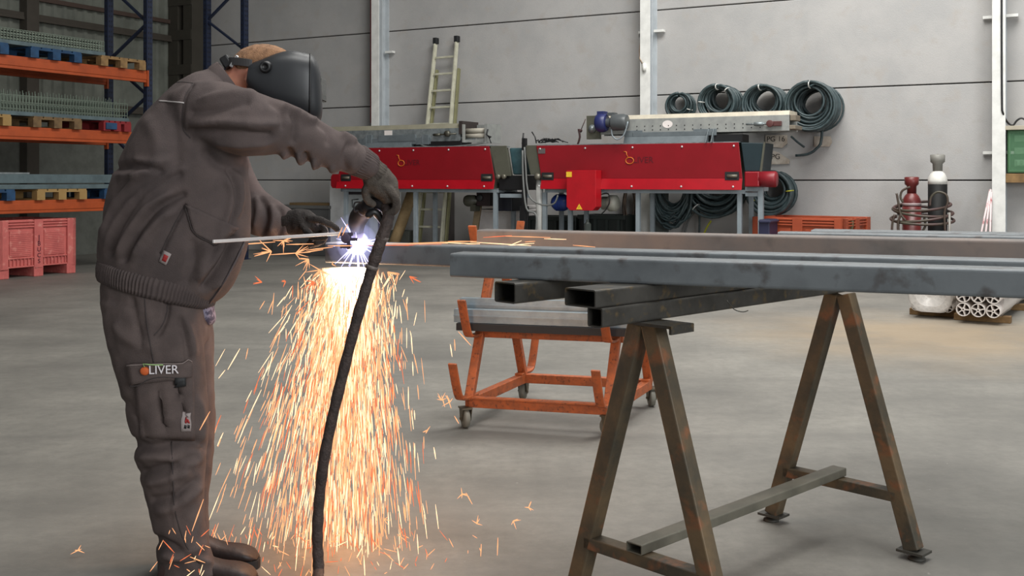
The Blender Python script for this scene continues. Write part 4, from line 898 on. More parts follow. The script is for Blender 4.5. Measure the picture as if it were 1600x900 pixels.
for (n_, f_) in ((NL, FL), (NR, FR)):
    for s_, e_ in ((n_, f_), (f_, n_)):
        top = s_.lerp(e_, .46); b = MB(); b.bar(s_+Z3*.13, top+Z3*ZA, .045, .045, ca); obj('leg', b, M_orange, cart, bevel=.004)
    for lvl, zz_, fr in ((0, .155, .02), (1, .455, .205), (2, .82, .42)):
        for s_, e_, od in ((n_, f_, outn), (f_, n_, -outn)):
            if lvl == 2 and n_ is NR: continue
            p0 = s_.lerp(e_, fr)+Z3*zz_; L_ = (.14, .17, .20)[lvl]
            p1 = p0+od*(L_-.05)+Z3*.0; p2 = p0+od*(L_)+Z3*.035; p3 = p0+od*(L_+.06)+Z3*.19
            pts = catmull([tuple(p0-od*.06), tuple(p0), tuple(p1), tuple(p2), tuple(p3)], 3)
            b = MB(); P_ = [Vector(q) for q in pts]
            for i in range(len(P_)-1): b.bar(P_[i], P_[i+1]+(P_[i+1]-P_[i]).normalized()*.004, .045, .014, Z3 if i < 8 else od)
            obj('hook_arm', b, M_orange, cart, bevel=.003)
for s_, e_ in ((NL, FL), (FL, NL)):
    fr = .23; p0 = s_.lerp(e_, fr)+Z3*.455; q0 = (NR if s_ is NL else FR).lerp(FR if s_ is NL else NR, fr)+Z3*.455
    b = MB(); b.bar(p0-ca*.03, q0+ca*.03, .045, .045); obj('shelf_rail', b, M_orange, cart, bevel=.004)
b = MB(); b.bar(NL.lerp(FL, .5)+Z3*ZA-ca*.03, NR.lerp(FR, .5)+Z3*ZA+ca*.03, .045, .045); obj('top_rail', b, M_orange, cart, bevel=.004)
for i, c in enumerate((NL, NR, FL, FR)):
    cc_ = c+(outn*.02 if i < 2 else -outn*.02)-ca*.01*(1 if i % 2 == 0 else -1)
    ang = (.35, .9, -.3, .15)[i]; ax = Vector((math.cos(ang), math.sin(ang), 0)); bx = Vector((-ax.y, ax.x, 0))
    b = MB(); b.smooth = True; b.lathe(cc_+Z3*.048-ax*.014, [(.02, -.003), (.044, 0), (.048, .006), (.048, .022), (.044, .028), (.02, .031)], 24, ax); wh = obj('wheel', b, M_wheel, cart)
    b = MB()
    for sd in (-1, 1): b.prism([cc_+ax*.024*sd+Z3*.035-bx*.012, cc_+ax*.024*sd+Z3*.035+bx*.012, cc_+ax*.024*sd+Z3*.098+bx*.03, cc_+ax*.024*sd+Z3*.098-bx*.03], ax*.003)
    b.box(cc_+Z3*.1, (.055, .07, .008), (ax, bx, Z3)); b.tube([cc_+Z3*.048-ax*.03, cc_+Z3*.048+ax*.03], .006, 8); obj('caster_fork', b, M_fork, cart)
# galvanised profiles on the cart
for i, (offy, z_, lab) in enumerate(((.12, .520, 'galvanised channel profile resting on the cart hooks, nearest'), (.055, .485, 'second galvanised channel profile on the cart, behind the nearest'))):
    base = NL.lerp(FL, .23)+outn*offy; p0 = base-ca*(.10+.0*i); p1 = p0+ca*.90
    b = MB(); h = .065+i*.085; fl_ = .045
    b.bar(p0+Z3*(z_+h/2), p1+Z3*(z_+h/2), .004, h); b.bar(p0+Z3*(z_+h)-outn*.02, p1+Z3*(z_+h)-outn*.02, .044, .004); b.bar(p0+Z3*(z_+.002)-outn*.02, p1+Z3*(z_+.002)-outn*.02, .044, .004)
    b.bar(p0+Z3*(z_+h-.03)+outn*.004, p1+Z3*(z_+h-.03)+outn*.004, .006, .006)
    b.cur = 1
    if i == 0: b.bar(p0+Z3*.500+ca*.02, p1+Z3*.500, .05, .036)  # dark bar added to stand for the shade under the nearest profile
    obj('channel_profile', b, [mat('profile_gap_shade', rgb(36, 36, 38), .6)][:0] or [ mat('blue_galvanised', rgb(150, 164, 172), .4, .4, c2=rgb(128, 142, 150), scale=8), mat('profile_gap_shade', rgb(36, 36, 38), .6)], label=lab, cat='steel profile', group='channel profiles on the cart')

# ---------------------------------------------------------------- trestle
nA = Vector((.373, 2.93, 0)); fA = Vector((1.14, 3.67, 0)); ta_ = (fA-nA).normalized(); tp = Vector((ta_.y, -ta_.x, 0))   # tp points right / near
tr = empty('steel_trestle', (nA+fA)/2, 'rusty A-frame steel trestle carrying the long beams', 'trestle')
ZT = .852
for i, c in enumerate((nA, fA)):
    for sg in (-1, 1):
        foot = c+tp*(.265*sg)+Z3*.03; top = c+tp*(.022*sg)+Z3*ZT
        b = MB(); b.bar(foot, top, .050, .050, ta_); lg = obj('leg', b, M_rustleg, tr, bevel=.004)
        b = MB(); b.box(foot-Z3*.004, (.09, .07, .008), (tp, ta_, Z3)); b.tube([foot-Z3*.03+tp*.01*sg, foot+tp*.01*sg], .008, 8); b.lathe(foot-Z3*.03+tp*.01*sg, [(.028, 0), (.028, .006), (.012, .012), (0, .012)], 16); obj('levelling_foot', b, M_dark if False else mat('dark_foot', rgb(56, 54, 48), .6), lg)
        b = MB()
    q = .265*(1-(.20-.03)/(ZT-.03))+.022*.2
    b = MB(); b.bar(c-tp*q+Z3*.195, c+tp*q+Z3*.195, .05, .035); obj('crossbar', b, M_rustleg, tr, bevel=.003)
b = MB(); b.hollow(nA-ta_*.03+Z3*.228-tp*.02, fA+ta_*.03+Z3*.228-tp*.02, .055, .028, .003); obj('stretcher', b, mat('worn_steel_bar', rgb(112, 108, 96), .5, .3, c2=rgb(88, 86, 76)), tr)
b = MB(); b.box(nA+tp*.05+ta_*-.01+Z3*(ZT+.004), (.16, .10, .008), (tp, ta_, Z3)); b.box(nA+tp*.128+ta_*-.01+Z3*(ZT-.004), (.008, .10, .022), (tp, ta_, Z3)); obj('top_plate', b, M_tubedark, tr)
def htube(lab, cen, z0, h, w_, e0, e1, group='hollow tubes under the beams', mm=None):
    b = MB(); b.hollow(cen-ta_*e0+Z3*(z0+h/2), cen+ta_*e1+Z3*(z0+h/2), w_, h, .004); return obj('steel_tube', b, mm or M_tubedark, label=lab, cat='steel tube', group=group)
htube('narrow square steel tube lying on top of the trestle', nA, ZT+.008, .052, .052, .215, 2.35)
htube('wide flat steel tube lying on the narrow square tube', nA-tp*.035, ZT+.06, .048, .11, .235, 2.3)
cA = Vector((-.02, 2.97, 0))
htube('separate steel tube with open end left of the trestle', cA, .902, .058, .085, 0, 2.55)
b = MB(); b.tube(catmull([(.62, 3.05, .90), (.64, 3.04, .875), (.665, 3.04, .868), (.68, 3.04, .872)], 3), .0015, 5); obj('wire_scrap', b, M_tubedark, label='thin wire scrap dangling under the nearest beam', cat='wire')

# ---------------------------------------------------------------- long beams
bd = Vector((.9278, -.373, 0)); bp_ = Vector((.373, .9278, 0)); ZB = .960; HB = .070
M_inside = mat('dark_inside', rgb(24, 24, 24), .8)
def xl(xpx, p):   # left end of a beam whose front face lies at distance p
    k = (xpx-800)/F   # point = bp_*p + bd*s, x/y = k
    s = (k*bp_.y*p-bp_.x*p)/(bd.x-k*bd.y); return bp_*p+bd*s
def beam(xpx, p, w_, h, z, L_, m, lab, th=.005):
    a = xl(xpx, p)+bp_*(w_/2); b = MB(); b.hollow(a+Z3*(z+h/2), a+bd*L_+Z3*(z+h/2), w_, h, th); return obj('steel_beam', b, m, label=lab, cat='steel beam', group='long steel beams')
beam(703, 2.836, .105, HB, ZB, 4.6, M_steel, 'nearest long grey steel beam, in front of the one being cut')
cut = beam(508, 3.156, .105, HB, ZB, 5.4, M_steel, 'long grey steel beam being cut under the torch')
beam(745, 3.965, .11, HB+.012, ZB, 5.6, M_steelrust, 'long steel beam with brown rusted side behind the cut beam')
beam(1215, 4.28, .10, HB+.01, ZB, 5.0, M_steel, 'long grey beam just behind the rusted one')
beam(1267, 4.55, .16, HB+.004, ZB+.003, 5.0, M_steel, 'farthest long grey beam with its bright open end showing')
# flat strip lying on the cut beam / second piece below
b = MB(); a = xl(560, 3.30); b.box(a+bd*.45+Z3*(ZB-.006), (.62, .05, .006), (bd, bp_, Z3)); obj('thin_strip', b, MATS['worn_steel_bar'], label='thin steel strip hanging under the beam being cut', cat='steel strip')
# orange and wooden blocks behind the beams

# ---------------------------------------------------------------- the plasma torch and its hose
def PX(lst, sub=4): return [Vector(q) for q in catmull([tuple(px(x, y, Y)) for x, y, Y in lst], sub)]
M_torch = mat('torch_black', rgb(18, 16, 20), .6, c2=rgb(26, 22, 28), scale=20)
M_tsleeve = mat('worn_hose_cover', rgb(62, 50, 46), .75, c2=rgb(40, 32, 30), scale=30, bump=.5, bscale=120)
Yh = 3.44
torch = empty('plasma_torch', px(558, 378, 3.52), 'black hand cutting torch held over the beam, throwing sparks', 'torch')
b = MB(); b.tube(PX([(604, 322, Yh), (594, 316, Yh), (580, 318, Yh+.01), (570, 326, Yh+.02)]), [.026]*13, 14, round_ends=True); obj('handle', b, M_torch, torch)
b = MB(); pts = PX([(578, 322, Yh+.01), (566, 332, Yh+.06), (558, 346, Yh+.11), (558, 360, Yh+.16)]); b.tube(pts, [.030, .030, .031, .031, .031, .032, .032, .031, .030, .028, .026, .024, .022], 16, round_ends=True); obj('neck', b, M_torch, torch)
b = MB(); p_ = px(558, 358, Yh+.16); b.lathe(p_, [(.021, 0), (.023, -.012), (.020, -.030), (.012, -.036), (.006, -.040)], 16, (0, .12, 1)); obj('nozzle', b, mat('copper_nozzle', rgb(110, 84, 70), .4, .6), torch)
b = MB(); b.tube(PX([(566, 316, Yh-.02), (556, 316, Yh-.02), (553, 321, Yh-.02), (554, 330, Yh-.02), (560, 329, Yh)], 3), .0028, 6); obj('trigger_guard', b, M_torch, torch)
b = MB(); b.tube(PX([(576, 336, Yh-.02), (584, 331, Yh-.02), (592, 338, Yh-.01), (598, 346, Yh-.01)], 3), .012, 10, round_ends=True); obj('trigger', b, M_black, torch)
hp = [(603, 320, Yh-.01), (607, 334, Yh-.03), (604, 350, Yh-.05), (594, 380, Yh-.06), (584, 410, Yh-.07), (572, 450, Yh-.08), (556, 505, Yh-.09), (538, 575, Yh-.10), (520, 650, Yh-.11), (506, 720, Yh-.12), (499, 780, Yh-.12), (496, 830, Yh-.12), (497, 870, Yh-.12), (498, 893, Yh-.13)]
P_ = PX(hp, 6); e_ = P_[-1]; P_ += [Vector(q) for q in catmull([tuple(e_), (e_.x+.01, e_.y-.06, .021), (e_.x+.06, e_.y-.22, .018), (e_.x+.25, e_.y-.5, .018), (e_.x+.6, e_.y-.8, .018)], 5)[1:]]
rr_ = []
for i, q in enumerate(P_):
    base_r = .0195 if i < 24 else .0175
    rr_.append(base_r*(1+.05*math.sin(i*1.7)+.03*math.sin(i*.61)))
b = MB(); b.tube(P_, rr_, 12); obj('torch_hose', b, M_tsleeve, torch, label='thick dark hose hanging from the torch')
for (x, y, Y_) in ((597, 372, Yh-.055), (581, 418, Yh-.072)):
    b = MB(); p_ = px(x, y, Y_); d_ = (px(x-4, y+12, Y_)-p_).normalized(); b.tube([p_-d_*.006, p_+d_*.006], .0215, 14); obj('tape_band', b, mat('taped_band', rgb(92, 84, 80), .5), torch)
# ruler / metal guide rod in the left hand
b = MB(); A = px(333, 377.5, 3.02); B = px(531, 365, 3.50); b.bar(A, B, .008, .010, Z3); obj('metal_rod', b, mat('shiny_rod', rgb(222, 216, 214), .35, .3), label='thin bright metal rod held level in the left hand', cat='rod', bevel=.002)
b = MB(); pz = px(541, 372, 3.50); b.lathe(pz-Vector((0, .012, 0)), [(0, 0), (.016, 0), (.018, .012), (.016, .024), (0, .024)], 14, (0, 1, 0)); b.box(px(540, 366, 3.50), (.05, .012, .012)); b.box(px(545, 380, 3.5), (.012, .012, .04)); obj('guide_roller', b, mat('violet_grey_guide', rgb(80, 72, 92), .4, .4), torch, bevel=.002)
b = MB(); b.box(px(541, 384.5, 3.50), (.035, .04, .012)); b.box(px(549, 374, 3.50), (.04, .01, .01)); obj('guide_foot', b, MATS['violet_grey_guide'], torch)

# ---------------------------------------------------------------- arc, sparks
M_arc = emis('arc_white', (.80, .82, 1, 1), 30); M_ray = emis('starburst_violet', (.62, .58, 1, 1), 2.4)
pa = px(558, 380, 3.595)
ar = empty('cutting_arc', pa, 'blue white cutting arc burning on the beam under the torch', 'arc')
b = MB(); b.lathe(pa-Z3*.014, [(0, 0), (.008, .003), (.013, .010), (.013, .018), (.008, .025), (0, .028)], 14); obj('core', b, M_arc, ar)
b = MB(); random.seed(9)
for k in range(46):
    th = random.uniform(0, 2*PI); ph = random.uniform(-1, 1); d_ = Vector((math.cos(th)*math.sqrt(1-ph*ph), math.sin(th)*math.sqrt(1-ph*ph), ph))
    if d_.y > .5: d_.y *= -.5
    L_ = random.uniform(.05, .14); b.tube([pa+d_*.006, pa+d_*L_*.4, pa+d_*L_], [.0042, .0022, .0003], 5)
obj('starburst_needles', b, M_ray, ar, kind='stuff')  # needles stand in for the lens starburst around the arc
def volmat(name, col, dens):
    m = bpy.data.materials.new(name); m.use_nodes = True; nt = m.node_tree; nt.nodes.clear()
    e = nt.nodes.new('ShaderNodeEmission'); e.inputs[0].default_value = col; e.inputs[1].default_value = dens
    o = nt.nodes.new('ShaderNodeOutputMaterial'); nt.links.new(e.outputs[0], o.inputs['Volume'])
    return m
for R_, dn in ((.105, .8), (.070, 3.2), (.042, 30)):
    b = MB(); b.lathe(pa-Z3*R_, [(R_*math.sin(PI*k/12), R_*(1-math.cos(PI*k/12))) for k in range(13)], 20); obj('arc_halo', b, volmat('arc_halo', (.55, .55, 1, 1), dn), ar)  # bloom around the arc, put in as nested emissive spheres
# shower
S_src = px(545, 419, 3.66)
M_s0 = emis('spark_white_hot', (1, .66, .38, 1), 1.8); M_s1 = emis('spark_peach', (1, .44, .20, 1), 1.25); M_s2 = emis('spark_orange', (1, .22, .085, 1), 1.0)
def streak(b, p, d_, L_, r, k=5):
    b.tube([p-d_*L_*.5, p-d_*L_*.1, p+d_*L_*.5], [r*.35, r, r*.4], k)
def smat(r): return 0 if r < .30 else (1 if r < .80 else 2)
random.seed(42)
b = MB()
g_ = 9.8
N_ = 0
while N_ < 3900:
    vx = random.gauss(-.13, .46); vy = random.gauss(-.20, .26); vz = -abs(random.gauss(1.6, 1.1))-.35
    vx *= random.choice((1, 1, 1, .35)); 
    t_ = random.uniform(0.0, .42); 
    if vx > .48: vx = random.uniform(0, .48)
    p = S_src+Vector((random.gauss(.0, .06)+(.12*random.random() if random.random() < .20 else (-.10*random.random() if random.random() < .15 else 0)), random.gauss(0, .03), 0))+Vector((vx*t_, vy*t_, vz*t_-.5*g_*t_*t_*.55))
    if p.z < .015: continue
    vv = Vector((vx, vy, vz-g_*t_*.55)); d_ = vv.normalized()
    if t_ < .03: continue
    L_ = random.uniform(.03, .105)*(.5+.5*min(1, t_/.2)); b.cur = smat(random.random()-(.15 if t_ < .15 else 0))
    streak(b, p, d_, L_, random.uniform(.0011, .0023)); N_ += 1
# wide outer fringe
for k in range(420):
    a = random.gauss(0, 1); t_ = random.uniform(.05, .5); vx = a*.62-.1; vz = -random.uniform(.4, 1.6); vy = random.gauss(-.15, .3)
    if vx > .7: continue
    p = S_src+Vector((vx*t_, vy*t_, vz*t_-.5*g_*t_*t_*.5))
    if p.z < .02: continue
    b.cur = smat(random.random()+.15); streak(b, p, Vector((vx, vy, vz-g_*t_*.5)).normalized(), random.uniform(.03, .09), random.uniform(.0013, .0023))
obj('spark_shower', b, [M_s0, M_s1, M_s2], label='dense shower of orange sparks pouring down from the cut', cat='sparks', kind='stuff')
# sparks near the left hand and grazing the beam
b = MB()
def star(c, n, L_, r, spread=PI, a0=0):
    for k in range(n):
        a = a0+random.uniform(-spread, spread)*random.choice((1, 1, 2.2)); d_ = Vector((math.cos(a), random.uniform(-.4, .4), math.sin(a))).normalized(); l = L_*random.uniform(.4, 1)
        b.tube([c, c+d_*l*.5, c+d_*l], [r, r*.8, r*.2], 5)
for (x, y, n, L_, a0, sp) in ((443, 376, 9, .045, -1.2, 1.6), (424, 393, 9, .065, PI+.1, .5), (462, 396, 7, .05, .1, .6), (482, 405, 7, .05, -2.3, .7), (500, 422, 10, .05, -2.2, .9), (409, 441, 4, .03, PI, .6), (446, 440, 4, .02, PI, 1), (519, 413, 2, .015, 0, 2), (490, 440, 9, .05, -2.0, .6), (606, 425, 8, .05, -.5, .6), (640, 432, 6, .045, -.6, .6)):
    b.cur = random.choice((1, 1, 2)); star(px(x, y, 3.46), n, L_, .0019, sp, a0)
for (x0, y0, x1, y1) in ((447, 382, 490, 381), (470, 395, 505, 390), (375, 382, 430, 378), (420, 398, 485, 394), (512, 384, 560, 384), (478, 391, 520, 386), (535, 368, 543, 350), (528, 372, 535, 355)):
    b.cur = 1; A = px(x0, y0, 3.45); B = px(x1, y1, 3.47); b.tube([A, A.lerp(B, .4), B], [.0007, .0021, .0009], 5)
obj('stray_sparks', b, [M_s0, M_s1, M_s2], label='bursts of stray sparks around the left hand and beam end', cat='sparks', kind='stuff')
b = MB(); random.seed(4)
for (x0, y0, x1, y1) in ((600, 381, 700, 380), (640, 380, 745, 377), (690, 379, 750, 381), (600, 383, 740, 384), (560, 384, 690, 382), (655, 382, 755, 384), (735, 378, 830, 384), (790, 384, 835, 380), (797, 383, 815, 376), (755, 371, 800, 368), (790, 369, 860, 371), (850, 373, 885, 374), (895, 383, 930, 386), (820, 378, 836, 377), (720, 380, 765, 385), (700, 377, 740, 377)):
    b.cur = random.choice((0, 1, 1, 2)); f = (x0-560)/300; A = px(x0, y0, 3.52+.12*f); B = px(x1, y1, 3.55+.12*f); b.tube([A, A.lerp(B, .5), B], [.0006, .0016, .0008], 5)
obj('grazing_sparks', b, [M_s0, M_s1, M_s2], label='long orange spark streaks skimming right along the beam top', cat='sparks', kind='stuff')
b = MB(); random.seed(14)
for k in range(150):
    x = random.choice((random.gauss(330, 60), random.uniform(380, 760), random.uniform(420, 640))); y = random.uniform(828, 897); Y_ = 1.24*F/(y-280) if y > 850 else random.uniform(3.3, 3.6)
    Y_ = min(Y_, 3.75); p = px(x, y, Y_); p.z = max(p.z, .012)
    if 205 < x < 330 and Y_ > 3.2: Y_ = 3.08; p = px(x, y, Y_)
    b.cur = smat(random.random()+.2); streak(b, p, Vector((random.gauss(0, .6), random.gauss(0, .4), random.gauss(.8, .4))).normalized(), random.uniform(.01, .05), random.uniform(.001, .0018))
for (x, y) in ((745, 818), (802, 814), (826, 793), (122, 884), (300, 829), (345, 845), (590, 853), (520, 846), (668, 672), (600, 812), (722, 772), (690, 625), (703, 628)):
    b.cur = 1; p = px(x, y, 3.5); p.z = max(p.z, .02); star(p, 5, .03, .0018)
for (x0, y0, x1, y1) in ((716, 518, 736, 540), (710, 530, 711, 548), (698, 618, 705, 638), (690, 618, 695, 636), (710, 650, 717, 662), (728, 770, 738, 788), (778, 840, 777, 868), (752, 850, 751, 870), (312, 672, 328, 643), (300, 830, 318, 780)):
    b.cur = 1; Yq = 3.5 if x0 > 350 else 3.02; A = px(x0, y0, Yq); B = px(x1, y1, Yq); b.tube([A, A.lerp(B, .5), B], [.0008, .0019, .0008], 5)
obj('scattered_sparks', b, [M_s0, M_s1, M_s2], label='sparks bouncing over the floor around the boots', cat='sparks', kind='stuff')
# molten stream and its glare: nested emissive cones, brighter inwards
st = empty('molten_stream', px(545, 620, 3.56), 'white hot molten stream dropping from the cut in the beam', 'molten metal')
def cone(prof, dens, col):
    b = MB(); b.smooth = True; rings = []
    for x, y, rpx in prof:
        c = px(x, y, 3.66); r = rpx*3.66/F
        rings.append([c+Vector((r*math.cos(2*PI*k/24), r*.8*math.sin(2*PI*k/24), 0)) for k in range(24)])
    b.ring_loft(rings); obj('glow', b, volmat('stream_glare', col, dens), st)
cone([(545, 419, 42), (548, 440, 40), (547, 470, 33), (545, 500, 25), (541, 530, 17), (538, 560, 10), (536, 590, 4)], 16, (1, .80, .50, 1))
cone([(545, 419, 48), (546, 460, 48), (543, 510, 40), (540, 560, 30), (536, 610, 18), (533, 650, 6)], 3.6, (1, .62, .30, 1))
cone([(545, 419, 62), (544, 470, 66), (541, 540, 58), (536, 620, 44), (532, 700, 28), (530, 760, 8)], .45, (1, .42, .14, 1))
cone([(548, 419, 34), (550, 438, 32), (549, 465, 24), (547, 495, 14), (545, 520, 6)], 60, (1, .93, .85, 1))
def point(name, loc, e, col, r, parent):
    l = bpy.data.lights.new(name, 'POINT'); l.energy = e; l.color = col; l.shadow_soft_size = r
    o = bpy.data.objects.new(name, l); COL.objects.link(o); o.parent = parent; o.location = Vector(loc)-ORI[parent.name]
point('arc_light', pa+Vector((-.005, .05, .055)), 4.0, (1, .78, .74), .02, ar)
point('stream_light', px(543, 455, 3.68), 19, (1, .60, .34), .07, st)
point('stream_light', px(540, 620, 3.62), 17, (1, .50, .24), .10, st)
point('stream_light', px(530, 790, 3.55), 2.0, (1, .46, .20), .12, st)
# ---------------------------------------------------------------- the worker
import numpy as np
def remesh(mb, voxel, smooth=2):
    """union of the closed shapes in mb, resampled as one continuous surface; returns numpy verts and faces"""
    me = bpy.data.meshes.new('tmp'); me.from_pydata(mb.v, [], mb.f)
    bm = bmesh.new(); bm.from_mesh(me); bmesh.ops.recalc_face_normals(bm, faces=bm.faces); bm.to_mesh(me); bm.free()
    ob = bpy.data.objects.new('tmp', me); COL.objects.link(ob)
    md = ob.modifiers.new('r', 'REMESH'); md.mode = 'VOXEL'; md.voxel_size = voxel; md.adaptivity = 0
    dg = bpy.context.evaluated_depsgraph_get(); dg.update(); ev = ob.evaluated_get(dg); m2 = ev.to_mesh()
    n = len(m2.vertices); V = np.empty(n*3); m2.vertices.foreach_get('co', V); V = V.reshape(-1, 3)
    Fc = [tuple(p.vertices) for p in m2.polygons]
    E = np.empty(len(m2.edges)*2, dtype=np.int64); m2.edges.foreach_get('vertices', E); E = E.reshape(-1, 2)
    ev.to_mesh_clear(); bpy.data.objects.remove(ob); bpy.data.meshes.remove(me)
    deg = np.zeros(n); np.add.at(deg, E[:, 0], 1); np.add.at(deg, E[:, 1], 1); deg[deg == 0] = 1
    def lap(V, k):
        for _ in range(k):
            for fct in (.55, -.50 if k > 6 else .0):
                if not fct: continue
                A = np.zeros_like(V); np.add.at(A, E[:, 0], V[E[:, 1]]); np.add.at(A, E[:, 1], V[E[:, 0]]); V = V+fct*(A/deg[:, None]-V)
        return V
    V = lap(V, smooth)
    return V, Fc, E, lap
def normals(V, Fc):
    Q = np.array([f if len(f) == 4 else (f[0], f[1], f[2], f[2]) for f in Fc]); N = np.cross(V[Q[:, 2]]-V[Q[:, 0]], V[Q[:, 3]]-V[Q[:, 1]]) if True else None
    tri = Q[:, 2] == Q[:, 3]; N[tri] = np.cross(V[Q[tri, 1]]-V[Q[tri, 0]], V[Q[tri, 2]]-V[Q[tri, 0]])
    out = np.zeros_like(V)
    for i in range(4): np.add.at(out, Q[:, i], N)
    return out/(np.linalg.norm(out, axis=1, keepdims=True)+1e-12)
def proj(V):
    return 800+V[:, 0]/V[:, 1]*F, 280+(EYE-V[:, 2])/V[:, 1]*F
def folds(V, N, lst, side=-1, ymid=3.33):
    """raise or press cloth along drawn lines on the near (-1) or any (0) side; (points, height m, half width px, taper)"""
    X, Y = proj(V); D = np.zeros(len(V))
    mask = np.clip((-N[:, 1]+.25)/.5, 0, 1) if side == -1 else np.ones(len(V))
    for pts, amp, wd in lst:
        P = np.array(catmull(pts, 4)); best = np.full(len(V), 1e9); par = np.zeros(len(V)); tot = len(P)-1
        for i in range(tot):
            a = P[i]; d = P[i+1]-a; L2 = (d**2).sum()+1e-9
            t = np.clip(((X-a[0])*d[0]+(Y-a[1])*d[1])/L2, 0, 1); q = np.hypot(X-a[0]-t*d[0], Y-a[1]-t*d[1])
            m = q < best; best[m] = q[m]; par[m] = (i+t[m])/tot
        env = np.clip(np.minimum(par, 1-par)*5, .15, 1) if amp > 0 else 1.0
        D += (1.9 if amp < .0125 else 1.45)*amp*env*np.exp(-(best/wd)**2)
    return V+N*(D*mask)[:, None]
def rnoise(V, N, sc, amp, seed=0.0, stretch=(1, 1, 1)):
    D = np.array([noise.noise(Vector((v[0]*sc*stretch[0]+seed, v[1]*sc*stretch[1], v[2]*sc*stretch[2]))) for v in V])
    return V+N*(D*amp)[:, None]
def npobj(name, V, Fc, m, parent, **k):
    mb = MB(); mb.v = [Vector(v) for v in V]; mb.f = [list(f) for f in Fc]; mb.mi = [0]*len(Fc); mb.sm = [True]*len(Fc)
    return obj(name, mb, m, parent, **k)
def tring(bx, by, fx, fy, Y, b, n=40, p=2.35, tilt=0.0):
    B = px(bx, by, Y); Fp = px(fx, fy, Y); C = (B+Fp)/2; A = (Fp-B)/2; o = []; R_ = Vector((C.x, C.y, 0)).normalized()
    for k in range(n):
        a = 2*PI*k/n; c, s = math.cos(a), math.sin(a)
        c2 = math.copysign(abs(c)**(2/p), c); s2 = math.copysign(abs(s)**(2/p), s)
        o.append(C+A*c2+R_*(b*s2))
    return o
def trunk(mb, st, n=40, p=2.35, sub=4):
    S_ = catmull(st, sub); mb.ring_loft([tring(*s, n=n, p=p) for s in S_]); return mb
def limb(mb, st, n=24, sub=4):
    S_ = catmull(st, sub); P_ = [px(s[0], s[1], s[2]) for s in S_]; rings = []
    for i, s in enumerate(S_):
        T = (P_[min(i+1, len(P_)-1)]-P_[max(i-1, 0)]).normalized(); D = Vector((P_[i].x, P_[i].y, 0)).normalized(); D = (D-T*D.dot(T)).normalized(); Nn = T.cross(D)
        a = s[3]*s[2]/F; b_ = s[4]; rings.append([P_[i]+Nn*(a*math.cos(2*PI*k/n))+D*(b_*math.sin(2*PI*k/n)) for k in range(n)])
    def cap(r, c, T, f): return [[c+(q-c)*k+T*f*h for q in r] for k, h in ((.5, 1.0), (.85, .62))]
    T0 = (P_[0]-P_[1]).normalized(); T1 = (P_[-1]-P_[-2]).normalized(); r0 = S_[0][4]*.6; r1 = S_[-1][4]*.6
    mb.ring_loft(cap(rings[0], P_[0], T0, r0)+rings+list(reversed(cap(rings[-1], P_[-1], T1, r1)))); return mb

M_skin = mat('skin', rgb(196, 136, 112), .5, c2=rgb(180, 116, 96), scale=14)
M_skin.node_tree.nodes['Principled BSDF'].inputs['Subsurface Weight'].default_value = .1
M_jacket = mat('grey_work_cotton', rgb(90, 80, 78), .92, c2=rgb(78, 70, 69), scale=9, bump=.35, bscale=420, spec=.15)
M_trous = mat('grey_trouser_cotton', rgb(94, 83, 80), .92, c2=rgb(80, 71, 69), scale=9, bump=.35, bscale=420, spec=.15)
M_seam = mat('seam_shade', rgb(60, 53, 52), .9); M_piping = mat('pale_piping', rgb(186, 180, 178), .7)
M_glove = mat('knit_glove', rgb(88, 82, 76), .9, c2=rgb(70, 64, 60), scale=30, bump=.6, bscale=300, spec=.1)
M_gloved = mat('dark_glove', rgb(54, 50, 48), .85, c2=rgb(40, 37, 36), scale=16, bump=.5, bscale=200, spec=.2)
YC = 3.33
# --- body: one continuous surface
b = MB()
trunk(b, [(190, 480, 300, 490, YC, .10), (190, 400, 330, 430, YC, .15), (205, 320, 350, 350, YC, .17), (225, 240, 350, 270, YC, .165), (262, 185, 348, 218, YC, .16), (300, 150, 356, 182, YC, .13), (335, 128, 375, 160, YC, .09)], n=28)
limb(b, [(335, 150, YC, 26, .055), (360, 134, YC, 26, .055), (385, 124, YC, 27, .058)])           # neck
hd = [(356, 112, 372, 138, YC, .035), (362, 96, 384, 150, YC, .060), (376, 80, 402, 160, YC, .074), (400, 72, 424, 172, YC, .078), (428, 74, 440, 186, YC, .074), (452, 84, 458, 193, YC, .062), (468, 104, 468, 186, YC, .042), (473, 124, 472, 160, YC, .02)]
trunk(b, hd, n=28, p=2.1)
limb(b, [(470, 135, YC, 5, .010), (479, 148, YC, 8, .014), (474, 156, YC, 5, .010)], n=12)         # nose
for sy in (-1, 1): limb(b, [(392, 112, YC+sy*.074, 9, .012), (391, 126, YC+sy*.080, 10, .010), (396, 138, YC+sy*.074, 6, .010)], n=12)   # ears
for sy in (-1, 1): limb(b, [(465, 172, YC+.012*sy, 4, .012), (471, 172, YC+.010*sy, 3, .010)], n=10)      # lips
nearA = [(300, 182, 3.19), (350, 185, 3.13), (415, 197, 3.13), (465, 213, 3.19), (520, 236, 3.28), (565, 256, 3.36), (584, 266, 3.385)]
limb(b, [(x, y, Y_, r, r*.0019) for (x, y, Y_), r in zip(nearA, (24, 26, 25, 22, 18, 15, 14))])
farA = [(330, 205, 3.50), (352, 262, 3.57), (374, 312, 3.60), (405, 335, 3.59), (430, 343, 3.57), (452, 347, 3.56)]
limb(b, [(x, y, Y_, r, r*.0019) for (x, y, Y_), r in zip(farA, (32, 29, 25, 20, 15, 14))])
limb(b, [(240, 490, 3.27, 36, .065), (246, 560, 3.26, 38, .06), (262, 680, 3.25, 32, .055), (272, 760, 3.24, 33, .055), (285, 850, 3.24, 22, .036), (290, 890, 3.24, 20, .034)])
